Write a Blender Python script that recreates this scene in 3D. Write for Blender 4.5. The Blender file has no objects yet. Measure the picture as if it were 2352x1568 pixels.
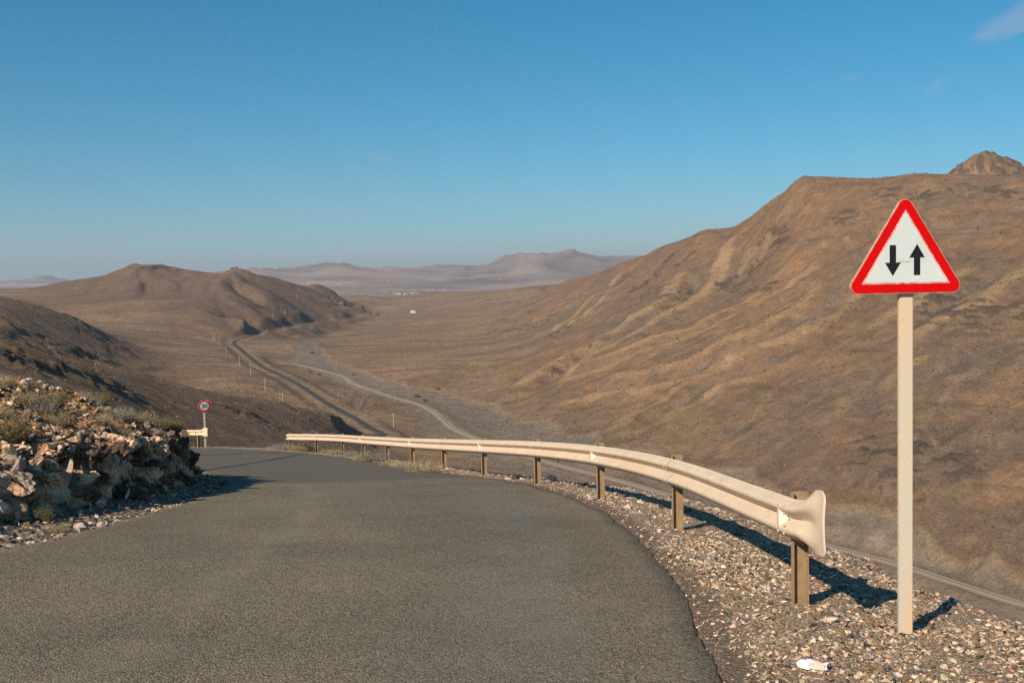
import bpy, bmesh, math, random
import numpy as np
from mathutils import Matrix, Vector

random.seed(7)
rng = np.random.default_rng(11)
SC = bpy.context.scene
COL = SC.collection

# ---------------------------------------------------------------- camera
FP = 2400.0                      # focal length in units of a 2352-wide frame
PITCH = math.radians(3.24)
ROLL = math.radians(1.2)
CAMZ = 1.65
cam_data = bpy.data.cameras.new('camera')
cam_data.sensor_width = 36.0
cam_data.lens = 36.0 * FP / 2352.0
cam_data.clip_start = 0.1
cam_data.clip_end = 80000.0
cam = bpy.data.objects.new('camera', cam_data)
COL.objects.link(cam)
RCAM = Matrix.Rotation(math.pi / 2 - PITCH, 3, 'X') @ Matrix.Rotation(-ROLL, 3, 'Z')
cam.matrix_world = Matrix.Translation((0, 0, CAMZ)) @ RCAM.to_4x4()
SC.camera = cam
RC = np.array(RCAM)

# ---------------------------------------------------------------- sun and sky
SUN_EL = math.radians(33.0)
SUN_AZ = math.radians(36.0)      # shadows fall this far right of straight ahead
SUN_DIR = Vector((-math.sin(SUN_AZ) * math.cos(SUN_EL), -math.cos(SUN_AZ) * math.cos(SUN_EL), math.sin(SUN_EL)))
world = bpy.data.worlds.new('World')
SC.world = world
world.use_nodes = True
wn = world.node_tree
wn.nodes.clear()
sky = wn.nodes.new('ShaderNodeTexSky')
sky.sky_type = 'NISHITA'
sky.sun_disc = False
sky.sun_elevation = SUN_EL
sky.sun_rotation = math.pi + SUN_AZ
sky.altitude = 350.0
sky.air_density = 1.0
sky.dust_density = 0.5
sky.ozone_density = 7.0
bgn = wn.nodes.new('ShaderNodeBackground')
bgn.inputs['Strength'].default_value = 0.069
outn = wn.nodes.new('ShaderNodeOutputWorld')
wn.links.new(bgn.outputs[0], outn.inputs[0])
hsv = wn.nodes.new('ShaderNodeHueSaturation')
hsv.inputs['Saturation'].default_value = 1.24
hsv.inputs['Hue'].default_value = 0.478
wn.links.new(sky.outputs[0], hsv.inputs['Color'])
# a few thin wisps of cloud
def _wn(t, **k):
    n = wn.nodes.new('ShaderNode' + t)
    for a_, v in k.items(): setattr(n, a_, v)
    return n
def _wm(op, a_, b_):
    n = _wn('Math', operation=op)
    for s_, v in ((n.inputs[0], a_), (n.inputs[1], b_)):
        if isinstance(v, (int, float)): s_.default_value = v
        else: wn.links.new(v, s_)
    return n.outputs[0]
_dir = _wn('TexCoord').outputs['Generated']
_cn = _wn('TexNoise'); _cn.inputs['Scale'].default_value = 26.0; _cn.inputs['Detail'].default_value = 6.0; _cn.inputs['Roughness'].default_value = .6
_mp = _wn('Mapping'); _mp.inputs['Scale'].default_value = (1, 1, 2.2); wn.links.new(_dir, _mp.inputs[0]); wn.links.new(_mp.outputs[0], _cn.inputs['Vector'])
_sky_col = hsv.outputs[0]
for (cx, cy, half_w, half_h, tilt, dens) in ((2345, 38, .040, .013, -.4, .42), (2150, 197, .014, .006, -.5, .22), (1950, 180, .011, .005, .2, .12), (872, 362, .014, .005, 0, .16)):
    v = (RCAM @ Vector(((cx - 1176) / FP, -(cy - 784) / FP, -1))).normalized()
    r_ = v.cross(Vector((0, 0, 1))).normalized(); u_ = r_.cross(v)
    r2, u2 = r_ * math.cos(-tilt) + u_ * math.sin(-tilt), u_ * math.cos(-tilt) - r_ * math.sin(-tilt)
    dd_ = []
    for ax, hw_ in ((r2, half_w), (u2, half_h)):
        dn = _wn('VectorMath', operation='DOT_PRODUCT'); wn.links.new(_dir, dn.inputs[0]); dn.inputs[1].default_value = ax
        q_ = _wm('DIVIDE', _wm('SUBTRACT', dn.outputs['Value'], ax.dot(v)), hw_)
        dd_.append(_wm('MULTIPLY', q_, q_))
    fwd = _wn('VectorMath', operation='DOT_PRODUCT'); wn.links.new(_dir, fwd.inputs[0]); fwd.inputs[1].default_value = v
    el = _wm('ADD', _wm('ADD', dd_[0], dd_[1]), _wm('MULTIPLY', _wm('SUBTRACT', _cn.outputs['Fac'], .5), 2.6))
    mr = _wn('MapRange', interpolation_type='SMOOTHSTEP'); wn.links.new(el, mr.inputs[0])
    for k_, val in zip((1, 2, 3, 4), (1.3, -.4, 0.0, dens)): mr.inputs[k_].default_value = val
    fac = _wm('MULTIPLY', mr.outputs[0], _wm('GREATER_THAN', fwd.outputs['Value'], .9))
    mx = _wn('Mix', data_type='RGBA'); wn.links.new(fac, mx.inputs[0]); wn.links.new(_sky_col, mx.inputs[6]); mx.inputs[7].default_value = (4.6, 4.9, 6.2, 1)
    _sky_col = mx.outputs[2]
wn.links.new(_sky_col, bgn.inputs['Color'])
WORLD_SKY = sky
WORLD_BG = bgn

sun_data = bpy.data.lights.new('sun', 'SUN')
sun_data.energy = 5.0
sun_data.angle = math.radians(0.53)
sun_data.color = (1.0, 0.885, 0.73)
sun = bpy.data.objects.new('sun', sun_data)
COL.objects.link(sun)
sun.rotation_mode = 'QUATERNION'
sun.rotation_quaternion = SUN_DIR.to_track_quat('Z', 'Y')

SC.view_settings.view_transform = 'Standard'
SC.view_settings.look = 'None'
SC.view_settings.exposure = 0.42
SC.view_settings.gamma = 1.0
SC.view_settings.use_curve_mapping = False
SC.render.engine = 'CYCLES'
SC.cycles.use_denoising = False
SC.cycles.max_bounces = 5
SC.cycles.diffuse_bounces = 2
SC.cycles.glossy_bounces = 2
SC.cycles.volume_bounces = 0
SC.cycles.volume_max_steps = 64

# ---------------------------------------------------------------- helpers
def ray(px, py):
    """world direction of a point of the 2352 x 1568 frame"""
    c = np.array([(px - 1176.0) / FP, -(py - 784.0) / FP, -1.0])
    return RC @ c

def W(px, py, D):
    d = ray(px, py)
    d = d / d[1] * D
    return np.array([d[0], d[1], d[2] + CAMZ])

def project(P):
    P = np.asarray(P, float)
    q = (P - np.array([0, 0, CAMZ])) @ RC
    return 1176 + FP * q[..., 0] / -q[..., 2], 784 - FP * q[..., 1] / -q[..., 2], -q[..., 2]

def tag(o, label=None, cat=None, group=None, kind=None):
    if label: o['label'] = label
    if cat: o['category'] = cat
    if group: o['group'] = group
    if kind: o['kind'] = kind
    return o

def empty(name, loc, rot=(0, 0, 0)):
    o = bpy.data.objects.new(name, None)
    o.empty_display_size = 0.1
    o.location = loc
    o.rotation_euler = rot
    COL.objects.link(o)
    return o

def link(name, me, material=None, parent=None, loc=None, rot=None, scale=None):
    o = bpy.data.objects.new(name, me)
    COL.objects.link(o)
    if material is not None and len(me.materials) == 0:
        me.materials.append(material)
    if parent is not None: o.parent = parent
    if loc is not None: o.location = loc
    if rot is not None: o.rotation_euler = rot
    if scale is not None: o.scale = scale
    return o

def fast_mesh(name, verts, faces, smooth=False):
    """faces: (n,3) or (n,4) integer array"""
    verts = np.asarray(verts, np.float32)
    faces = np.asarray(faces, np.int32)
    k = faces.shape[1]
    me = bpy.data.meshes.new(name)
    me.vertices.add(len(verts))
    me.vertices.foreach_set('co', verts.ravel())
    me.loops.add(faces.size)
    me.loops.foreach_set('vertex_index', faces.ravel())
    me.polygons.add(len(faces))
    me.polygons.foreach_set('loop_start', np.arange(len(faces), dtype=np.int32) * k)
    try:
        me.polygons.foreach_set('loop_total', np.full(len(faces), k, np.int32))
    except Exception:
        pass
    me.update(calc_edges=True)
    me.polygons.foreach_set('use_smooth', np.full(len(faces), smooth, bool))
    me.validate()
    return me

def fattr(me, name, data):
    a = me.attributes.new(name, 'FLOAT', 'POINT')
    a.data.foreach_set('value', np.asarray(data, np.float32))

def cattr(me, name, data):
    a = me.attributes.new(name, 'FLOAT_COLOR', 'POINT')
    d = np.ones((len(data), 4), np.float32)
    d[:, :3] = data
    a.data.foreach_set('color', d.ravel())

def grid_faces(nu, nv):
    """vertex index = i*nv + j"""
    i, j = np.meshgrid(np.arange(nu - 1), np.arange(nv - 1), indexing='ij')
    a = (i * nv + j).ravel()
    return np.stack([a, a + nv, a + nv + 1, a + 1], 1)

def bm_mesh(name, bm, smooth=False):
    me = bpy.data.meshes.new(name)
    bm.normal_update()
    bm.to_mesh(me)
    bm.free()
    if smooth:
        me.polygons.foreach_set('use_smooth', np.ones(len(me.polygons), bool))
    return me

def bm_box(bm, c, s, rotz=0.0):
    v = []
    for dx in (-.5, .5):
        for dy in (-.5, .5):
            for dz in (-.5, .5):
                x, y = dx * s[0], dy * s[1]
                x, y = x * math.cos(rotz) - y * math.sin(rotz), x * math.sin(rotz) + y * math.cos(rotz)
                v.append(bm.verts.new((c[0] + x, c[1] + y, c[2] + dz * s[2])))
    for f in ((0, 1, 3, 2), (4, 6, 7, 5), (0, 4, 5, 1), (2, 3, 7, 6), (0, 2, 6, 4), (1, 5, 7, 3)):
        bm.faces.new([v[k] for k in f])

def bm_tube(bm, pts, rad, n=8, cap=True):
    pts = [Vector(p) for p in pts]
    rings = []
    for k, p in enumerate(pts):
        t = (pts[min(k + 1, len(pts) - 1)] - pts[max(k - 1, 0)]).normalized()
        a = t.orthogonal().normalized() if k == 0 else (rings_a - t * rings_a.dot(t)).normalized()
        rings_a = a
        b = t.cross(a)
        r = rad[k] if hasattr(rad, '__len__') else rad
        rings.append([bm.verts.new(p + (a * math.cos(2 * math.pi * m / n) + b * math.sin(2 * math.pi * m / n)) * r) for m in range(n)])
    for k in range(len(rings) - 1):
        for m in range(n):
            bm.faces.new((rings[k][m], rings[k][(m + 1) % n], rings[k + 1][(m + 1) % n], rings[k + 1][m]))
    if cap:
        bm.faces.new(list(reversed(rings[0])))
        bm.faces.new(rings[-1])

def bm_prism(bm, poly, y0, y1, tf=None):
    """outline in x,z extruded from y0 (front) to y1"""
    A = [bm.verts.new((p[0], y0, p[1])) for p in poly]
    B = [bm.verts.new((p[0], y1, p[1])) for p in poly]
    n = len(poly)
    bm.faces.new(A)
    bm.faces.new(list(reversed(B)))
    for k in range(n):
        bm.faces.new((A[(k + 1) % n], A[k], B[k], B[(k + 1) % n]))
    bmesh.ops.recalc_face_normals(bm, faces=bm.faces[:])

def smooth_curve(pts, step):
    """Catmull-Rom through pts (n,k) resampled at about `step`"""
    P = np.asarray(pts, float)
    P = np.vstack([2 * P[0] - P[1], P, 2 * P[-1] - P[-2]])
    out = []
    for k in range(1, len(P) - 2):
        p0, p1, p2, p3 = P[k - 1:k + 3]
        n = max(4, int(np.linalg.norm(p2 - p1) / step * 2))
        t = np.linspace(0, 1, n, endpoint=False)[:, None]
        out.append(.5 * ((2 * p1) + (-p0 + p2) * t + (2 * p0 - 5 * p1 + 4 * p2 - p3) * t ** 2 + (-p0 + 3 * p1 - 3 * p2 + p3) * t ** 3))
    out = np.vstack(out + [P[-2][None]])
    s = np.concatenate([[0], np.cumsum(np.linalg.norm(np.diff(out, axis=0), axis=1))])
    m = max(2, int(s[-1] / step) + 1)
    q = np.linspace(0, s[-1], m)
    return np.stack([np.interp(q, s, out[:, c]) for c in range(out.shape[1])], 1), q

def sstep(a, b, x):
    t = np.clip((np.asarray(x, float) - a) / (b - a), 0, 1)
    return t * t * (3 - 2 * t)

# numpy noise -----------------------------------------------------------
_ang = rng.random((256, 256)) * 2 * np.pi
_gx, _gy = np.cos(_ang), np.sin(_ang)
def perlin(x, y):
    xi = np.floor(x).astype(np.int64); yi = np.floor(y).astype(np.int64)
    fx = x - xi; fy = y - yi
    u = fx * fx * fx * (fx * (fx * 6 - 15) + 10); v = fy * fy * fy * (fy * (fy * 6 - 15) + 10)
    def g(i, j):
        a = (xi + i) & 255; b = (yi + j) & 255
        return _gx[a, b] * (fx - i) + _gy[a, b] * (fy - j)
    n0 = g(0, 0) * (1 - u) + g(1, 0) * u
    n1 = g(0, 1) * (1 - u) + g(1, 1) * u
    return (n0 * (1 - v) + n1 * v) * 1.5
def fbm(x, y, oct=4, gain=.5):
    s = 0; a = 1.0
    for o in range(oct):
        s = s + a * perlin(x * 2 ** o + 17.3 * o, y * 2 ** o - 9.1 * o)
        a *= gain
    return s
_hx, _hy = rng.random((256, 256)), rng.random((256, 256))
def gullies(px, py, dx, dy):
    """slope-aligned ridge noise: value and its derivative"""
    ix = np.floor(px).astype(np.int64); iy = np.floor(py).astype(np.int64)
    fx = px - ix; fy = py - iy
    va = np.zeros_like(px); vx = np.zeros_like(px); vy = np.zeros_like(px); wt = np.zeros_like(px)
    for i in range(-2, 2):
        for j in range(-2, 2):
            a = (ix - i) & 255; b = (iy - j) & 255
            qx = fx + i - _hx[a, b] * .6; qy = fy + j - _hy[a, b] * .6
            w = np.exp(-(qx * qx + qy * qy) * 2)
            m = (qx * dx + qy * dy) * 2 * np.pi
            ch = np.cos(m * .5)
            wt += w; va += (2.2 * np.abs(ch) - 1.3) * w
            s = -np.sin(m * .5) * np.sign(ch) * w
            vx += s * dx; vy += s * dy
    return va / wt, vx / wt, vy / wt

# node helper -----------------------------------------------------------
class Mat:
    def __init__(self, name, rough=.9, spec=.3):
        self.m = bpy.data.materials.new(name)
        self.m.use_nodes = True
        self.t = self.m.node_tree
        self.b = self.t.nodes['Principled BSDF']
        self.b.inputs['Roughness'].default_value = rough
        self.b.inputs['Specular IOR Level'].default_value = spec
    def n(self, typ, ins=None, **props):
        nd = self.t.nodes.new('ShaderNode' + typ)
        for k, v in props.items(): setattr(nd, k, v)
        for k, v in (ins or {}).items(): self.set(nd.inputs[k], v)
        return nd
    def set(self, sock, v):
        if isinstance(v, bpy.types.NodeSocket): self.t.links.new(v, sock)
        elif isinstance(v, (tuple, list)) and len(v) == 3 and sock.type == 'RGBA': sock.default_value = (*v, 1)
        else: sock.default_value = v
    def pos(self): return self.n('NewGeometry').outputs['Position']
    def scaled(self, vec, s):
        return self.n('VectorMath', {0: vec, 1: s}, operation='MULTIPLY').outputs[0]
    def noise(self, vec, scale, detail=4, rough=.55, dist=0.0):
        return self.n('TexNoise', {'Vector': vec, 'Scale': scale, 'Detail': detail, 'Roughness': rough, 'Distortion': dist}).outputs['Fac']
    def voro(self, vec, scale, feature='F1', rand=1.0):
        return self.n('TexVoronoi', {'Vector': vec, 'Scale': scale, 'Randomness': rand}, feature=feature)
    def ramp(self, fac, stops, interp='LINEAR'):
        r = self.n('ValToRGB', {0: fac})
        r.color_ramp.interpolation = interp
        e = r.color_ramp.elements
        while len(e) < len(stops): e.new(.5)
        for k, (p, c) in enumerate(stops):
            e[k].position = p
            e[k].color = (c, c, c, 1) if isinstance(c, (int, float)) else (*c, 1)
        return r.outputs[0]
    def mix(self, fac, a, b, mode='MIX'):
        m = self.n('Mix', data_type='RGBA', blend_type=mode)
        self.set(m.inputs[0], fac); self.set(m.inputs[6], a); self.set(m.inputs[7], b)
        return m.outputs[2]
    def math(self, op, a, b=0.0, clamp=False):
        m = self.n('Math', {0: a, 1: b}, operation=op); m.use_clamp = clamp
        return m.outputs[0]
    def attr(self, name, out='Fac'):
        return self.n('Attribute', attribute_name=name).outputs[out]
    def bump(self, h, strength=.5, dist=.01, normal=None):
        ins = {'Height': h, 'Strength': strength, 'Distance': dist}
        if normal is not None: ins['Normal'] = normal
        return self.n('Bump', ins).outputs[0]
    def color(self, c): self.set(self.b.inputs['Base Color'], c); return self
    def normal(self, n): self.set(self.b.inputs['Normal'], n); return self
    def rough(self, r): self.set(self.b.inputs['Roughness'], r); return self
# ================================================================ the landscape
# spot heights of the land: (frame x, frame y, metres ahead)
CTRL = [
 # right mountain: crest, then behind it
 (1290,660,1800),(1370,628,1600),(1440,600,1400),(1530,564,1250),(1610,530,1130),(1680,524,1080),(1740,492,1020),(1790,452,980),(1840,420,950),
 (1960,413,920),(2100,402,890),(2230,404,860),(2352,406,830),(2500,410,800),(2750,420,760),
 (1300,690,2300),(1440,645,1900),(1610,580,1600),(1840,475,1300),(2100,455,1200),(2352,452,1150),(2600,455,1100),
 (1530,582,1380),(1610,546,1260),(1680,541,1190),(1740,506,1130),(1790,468,1080),(1840,437,1040),(1960,429,1000),(2100,419,970),(2230,421,940),(2352,423,910),(2500,426,880),
 # its face
 (1200,705,1850),(1300,720,1350),(1100,760,1500),(1200,800,1080),(1100,850,980),(1300,800,960),(1300,880,790),(1420,700,1080),(1500,640,1120),
 (1500,700,930),(1500,800,760),(1500,900,650),(1500,1000,560),(1620,620,980),(1620,800,690),(1700,640,900),(1700,800,650),(1700,950,560),(1800,520,905),(1800,640,800),
 (1850,800,620),(1850,950,520),(1850,1080,460),(2000,520,820),(2000,650,680),(2000,800,575),(2000,950,490),(2000,1100,430),
 (2180,480,800),(2180,600,690),(2180,760,560),(2180,950,470),(2180,1130,405),(2352,480,770),(2352,600,650),(2352,760,540),(2352,950,450),(2352,1130,390),
 (2600,600,600),(2600,800,480),(2600,1000,410),(2600,1200,350),(2900,900,420),
 # its foot
 (1111,955,735),(1200,1012,610),(1330,1052,545),(1440,1080,505),(1600,1125,470),(1750,1165,440),(1950,1225,405),(2100,1275,380),(2352,1345,345),(2600,1400,320),
 # valley floor, near end to far end
 (2352,1384,333),(2352,1450,310),(2100,1330,365),(1900,1260,395),(1700,1200,425),(1500,1125,480),(1300,1070,530),(1105,1012,622),(1043,983,660),(961,928,790),(841,891,890),(715,845,1060),(640,834,1100),
 (884,1003,610),(814,959,680),(756,928,745),(671,874,900),(602,841,1010),(547,797,1240),(542,780,1370),(619,762,1560),(694,744,1780),(790,734,1980),(850,722,2200),(800,704,2650),(766,696,2900),
 (780,800,1280),(900,800,1250),(900,760,1600),(1000,730,1950),(1000,850,960),(700,790,1280),(950,718,2250),(1080,715,2150),(480,800,1150),(480,850,930),(420,900,790),(600,905,760),(520,880,820),
 # saddle hills
 (803,680,3000),(870,684,3300),(930,676,3500),(1000,671,3500),(1070,670,3300),(1150,668,3000),(1230,662,2600),(1310,654,2250),(1050,695,2700),(950,695,2900),(1150,690,2500),
 (870,692,4300),(1000,690,4500),(1200,686,4200),
 # left hill with the flat top and the knob
 (-350,668,2100),(-150,665,2100),(0,663,2100),(51,664,2100),(102,659,2100),(154,647,2100),(205,642,2080),(260,635,2060),(294,619,2050),(308,613,2050),(355,609,2050),(372,613,2050),(393,621,2050),(417,623,2050),(451,622,2050),
 (475,630,2060),(506,626,2060),(530,625,2060),(543,622,2060),(556,630,2070),(574,637,2080),(615,649,2120),(666,660,2200),(687,667,2300),(735,666,2500),(759,669,2650),
 (0,690,2700),(300,660,2700),(500,660,2700),(650,680,2800),
 (0,676,1850),(120,690,1750),(250,675,1800),(330,650,1850),(420,668,1800),(500,660,1820),(560,680,1780),(620,690,1800),(680,700,1900),
 (230,735,1450),(330,720,1500),(400,740,1430),(480,745,1450),(560,745,1500),(640,730,1720),
 # near left spurs: crest and hollow behind
 (-300,678,700),(0,697,820),(95,716,880),(185,740,950),(250,770,1010),(315,795,1090),(0,720,1150),(120,735,1250),(230,750,1300),
 (-300,715,420),(0,744,500),(102,781,550),(205,809,610),(256,843,650),(321,860,720),(0,765,700),(120,795,760),(260,815,880),(380,830,960),(350,790,1150),
 (-300,735,230),(0,775,270),(102,809,300),(205,836,330),(308,860,365),(410,882,400),(513,908,430),(615,925,470),(683,938,500),(760,962,545),(804,977,570),(850,998,600),
 (0,800,380),(205,850,440),(410,895,500),(615,938,580),(740,970,640),
 (0,860,190),(130,880,205),(300,930,235),(420,975,260),(560,985,320),(680,985,400),(780,1000,500),(830,1010,570),
 # the ravine below the road (hidden) and the embankment
 (0,960,120),(300,1040,150),(560,1060,210),(750,1060,300),(900,1060,420),(1100,1120,330),(1400,1250,250),(1800,1400,220),(2200,1550,200),(2700,1650,190),
 (1100,1250,150),(1500,1450,120),(2100,1800,100),(2700,2000,90),(700,1150,140),(300,1120,90),
 # far plain and far mountains
 (-300,672,6000),(300,676,6000),(700,680,6000),(950,680,6200),(1250,680,6200),(1600,672,6000),(2100,660,6000),(2600,650,6000),
 (500,668,8500),(800,670,8500),(1050,671,8500),(1300,668,8500),(1440,662,8500),(2000,645,8500),
 (565,630,12000),(599,627,12000),(633,629,12000),(660,626,12000),(708,620,12000),(763,615,12000),(807,616,12000),(841,620,12000),(882,626,12500),(927,624,12500),(961,624,12500),(1022,618,12500),(1063,621,12500),(1115,612,12500),
 (1146,598,12500),(1166,596,12500),(1200,592,12500),(1251,591,12500),(1313,580,12500),(1380,592,12500),(1440,597,12500),(1600,600,12500),(2000,610,12500),(2600,600,12500),
 (1350,630,10500),(1200,632,10500),(1000,650,10500),(760,645,10300),(640,650,10300),(1440,635,10500),
 (700,645,15500),(1000,645,15500),(1300,635,15500),(1600,632,15500),(2300,620,15500),
 (0,652,19500),(40,647,19500),(75,641,19500),(105,638,19500),(130,638,19500),(150,646,19500),(185,655,19500),(300,660,19500),(-200,655,19500),(500,655,19500),(60,662,16000),
 (0,668,24500),(300,664,24500),(800,652,24500),(1400,640,24500),(2200,622,24500),
]
PEAK = (2258, 350, 1500.0)

def tps_fit(P, v, lam=1e-4):
    n = len(P)
    d = np.linalg.norm(P[:, None] - P[None], axis=2)
    K = np.where(d > 0, d * d * np.log(np.maximum(d, 1e-9)), 0) + lam * np.eye(n)
    Q = np.hstack([np.ones((n, 1)), P])
    A = np.vstack([np.hstack([K, Q]), np.hstack([Q.T, np.zeros((3, 3))])])
    return np.linalg.solve(A, np.concatenate([v, np.zeros(3)]))
def tps_eval(P, w, X):
    out = np.empty(len(X))
    n = len(P)
    for a in range(0, len(X), 20000):
        x = X[a:a + 20000]
        d2 = ((x[:, None, 0] - P[None, :, 0]) ** 2 + (x[:, None, 1] - P[None, :, 1]) ** 2).astype(np.float32)
        K = d2 * .5 * np.log(np.maximum(d2, 1e-12))
        out[a:a + 20000] = K @ w[:n].astype(np.float32) + w[n] + x @ w[n + 1:]
    return out
_cp = np.array([W(*c) for c in CTRL])
_near = []                                            # land under the road bench, kept well below it
for th in np.linspace(-.95, .95, 9):
    _near += [(20, th, -13.0), (50, th, -24.0 if th > -.1 else -17.0)]
_near = np.array([(r * math.sin(t), r * math.cos(t), z + CAMZ) for r, t, z in _near])
_cp = np.vstack([_cp, _near])
_r = np.hypot(_cp[:, 0], _cp[:, 1]); _th = np.arctan2(_cp[:, 0], _cp[:, 1]); _e = (_cp[:, 2] - CAMZ) / _r
TS = 2.2
_P = np.stack([_th * TS, np.log(_r)], 1)
_w = tps_fit(_P, _e)

NTH = 900
th_ax = np.linspace(-.80, .80, NTH)
lr = np.concatenate([np.linspace(math.log(20), math.log(180), 50, endpoint=False), np.linspace(math.log(180), math.log(1300), 430, endpoint=False),
                     np.linspace(math.log(1300), math.log(4500), 190, endpoint=False), np.linspace(math.log(4500), math.log(24500), 110)])
r_ax = np.exp(lr)
NR = len(r_ax)
# coarse evaluation of the smooth land, then linear refinement
cth = np.linspace(-.80, .80, 300); clr = np.linspace(lr[0], lr[-1], 420)
G = np.stack(np.meshgrid(cth * TS, clr, indexing='ij'), -1).reshape(-1, 2)
Ec = tps_eval(_P, _w, G).reshape(300, 420)
def cubic_up(A, xo, xn, axis):
    A = np.moveaxis(A, axis, 0)
    t = (xn - xo[0]) / (xo[1] - xo[0])
    i = np.clip(np.floor(t).astype(int), 0, len(xo) - 2); f = (t - i)[:, None]
    p = lambda k: A[np.clip(i + k, 0, len(xo) - 1)]
    p0, p1, p2, p3 = p(-1), p(0), p(1), p(2)
    out = .5 * (2 * p1 + (p2 - p0) * f + (2 * p0 - 5 * p1 + 4 * p2 - p3) * f ** 2 + (3 * p1 - p0 - 3 * p2 + p3) * f ** 3)
    return np.moveaxis(out, 0, axis)
E = cubic_up(cubic_up(Ec, cth, th_ax, 0), clr, lr, 1)
RR = np.broadcast_to(r_ax[None], (NTH, NR)); TH = np.broadcast_to(th_ax[:, None], (NTH, NR))
GX = RR * np.sin(TH); GY = RR * np.cos(TH)
Z = E * RR                                            # relative to the camera height

# the conical peak beyond the right-hand crest
pk = W(*PEAK)
dpk = np.hypot((GX - pk[0]) * np.where(GX > pk[0], .66, 1.0), GY - pk[1])
ang = np.arctan2(GY - pk[1], GX - pk[0])
shape = np.interp(dpk, [0, 12, 32, 52, 70, 100, 160, 280, 420], [1.0, .985, .89, .78, .64, .49, .33, .13, 0])
peak_z = (pk[2] - CAMZ) - 150 + 150 * shape + 2.0 * fbm(GX / 34, GY / 34, 4)
Z = np.where(dpk < 420, np.maximum(Z, peak_z), Z)
# the rock knob on the left hill
kb = W(541, 626, 2060)
dkb = np.hypot(GX - kb[0], GY - kb[1])
Z = Z + 4.5 * (1 - sstep(3, 24, dkb + 4 * perlin(GX / 9, GY / 9)))

def grad(Zf):
    dzr = np.gradient(Zf, axis=1) / np.gradient(RR, axis=1)
    dzt = np.gradient(Zf, axis=0) / (RR * (th_ax[1] - th_ax[0]))
    s, c = np.sin(TH), np.cos(TH)
    return dzr * s + dzt * c, dzr * c - dzt * s
gx, gy = grad(Z)
slope = np.hypot(gx, gy)
sl_n = np.clip(slope / .42, 0, 1.25)
far_w = sstep(4500, 8000, RR)
near_w = sstep(90, 260, RR)
# gullies running down the slopes
GUL = np.zeros_like(Z)
def add_gullies(lam, amp, weight, octs, spread=1.25, ref=.3):
    global Z, GUL
    hx = np.zeros_like(Z); hy = np.zeros_like(Z); tot = np.zeros_like(Z)
    a = 1.0; f = 1.0
    n = np.maximum(slope, 1e-4)
    ux, uy = gy / n, -gx / n
    k = np.clip(slope * 4.5, 0, spread)
    wx = GX / lam + .35 * perlin(GX / lam / 1.7, GY / lam / 1.7); wy = GY / lam + .35 * perlin(GX / lam / 1.7 + 40, GY / lam / 1.7)
    for o in range(octs):
        v, vx, vy = gullies(wx * f, wy * f, ux * k + hy * .35, uy * k - hx * .35)
        nyq = sstep(1.5, 3.5, lam / f / (RR * .0048)) if o else 1.0
        tot += a * v * nyq
        hx += vx * a; hy += vy * a
        a *= .47; f *= 2.05
    d = amp * tot * weight * np.clip(slope / ref, 0, 1.3)
    Z = Z + d
    GUL = GUL + tot * weight
right_m = sstep(-.05, .12, TH)
add_gullies(105.0, 3.2, near_w * (1 - far_w) * sstep(3500, 1800, RR) * (.55 + .45 * right_m) * np.clip(.45 + 1.3 * fbm(GX / 210 + 3, GY / 210, 2), .12, 1.25) * sstep(40, 160, dpk), 5)
add_gullies(900.0, 42.0, far_w, 5, 1.25, .05)
add_gullies(270.0, 8.0, (1 - sstep(-.1, .05, TH)) * (1 - far_w) * sstep(1150, 1600, RR) * (1 - sstep(3200, 4200, RR)) * sstep(.09, .2, slope), 4, 1.25, .22)
# general unevenness
Z = Z + near_w * (1 - far_w) * (.6 * fbm(GX / 60, GY / 60, 4) + .3 * fbm(GX / 9, GY / 9, 3)) * np.clip(.25 + slope * 2.4, 0, 1.2)
Z = Z + far_w * 12 * fbm(GX / 900, GY / 900, 4) * np.clip(slope * 5, .05, 1)
# ledges of harder rock crossing the slopes
def ledges(mask, period, amp):
    global Z
    q = (Z + 9 * fbm(GX / 130 + 5, GY / 130, 3)) / period
    fr = q - np.floor(q)
    saw = np.where(fr < .8, fr / .8, 1 - (fr - .8) / .2) - .5
    Z = Z + amp * saw * mask * -1
lmask = np.clip(fbm(GX / 160 + 50, GY / 160 + 9, 3) * 1.8 + .15, 0, 1) * sstep(.18, .4, slope) * near_w * (1 - far_w)
ledges(lmask, 17.0, 3.6)
ledges(lmask * right_m * sstep(20, 60, Z), 9.0, 2.2)
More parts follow.
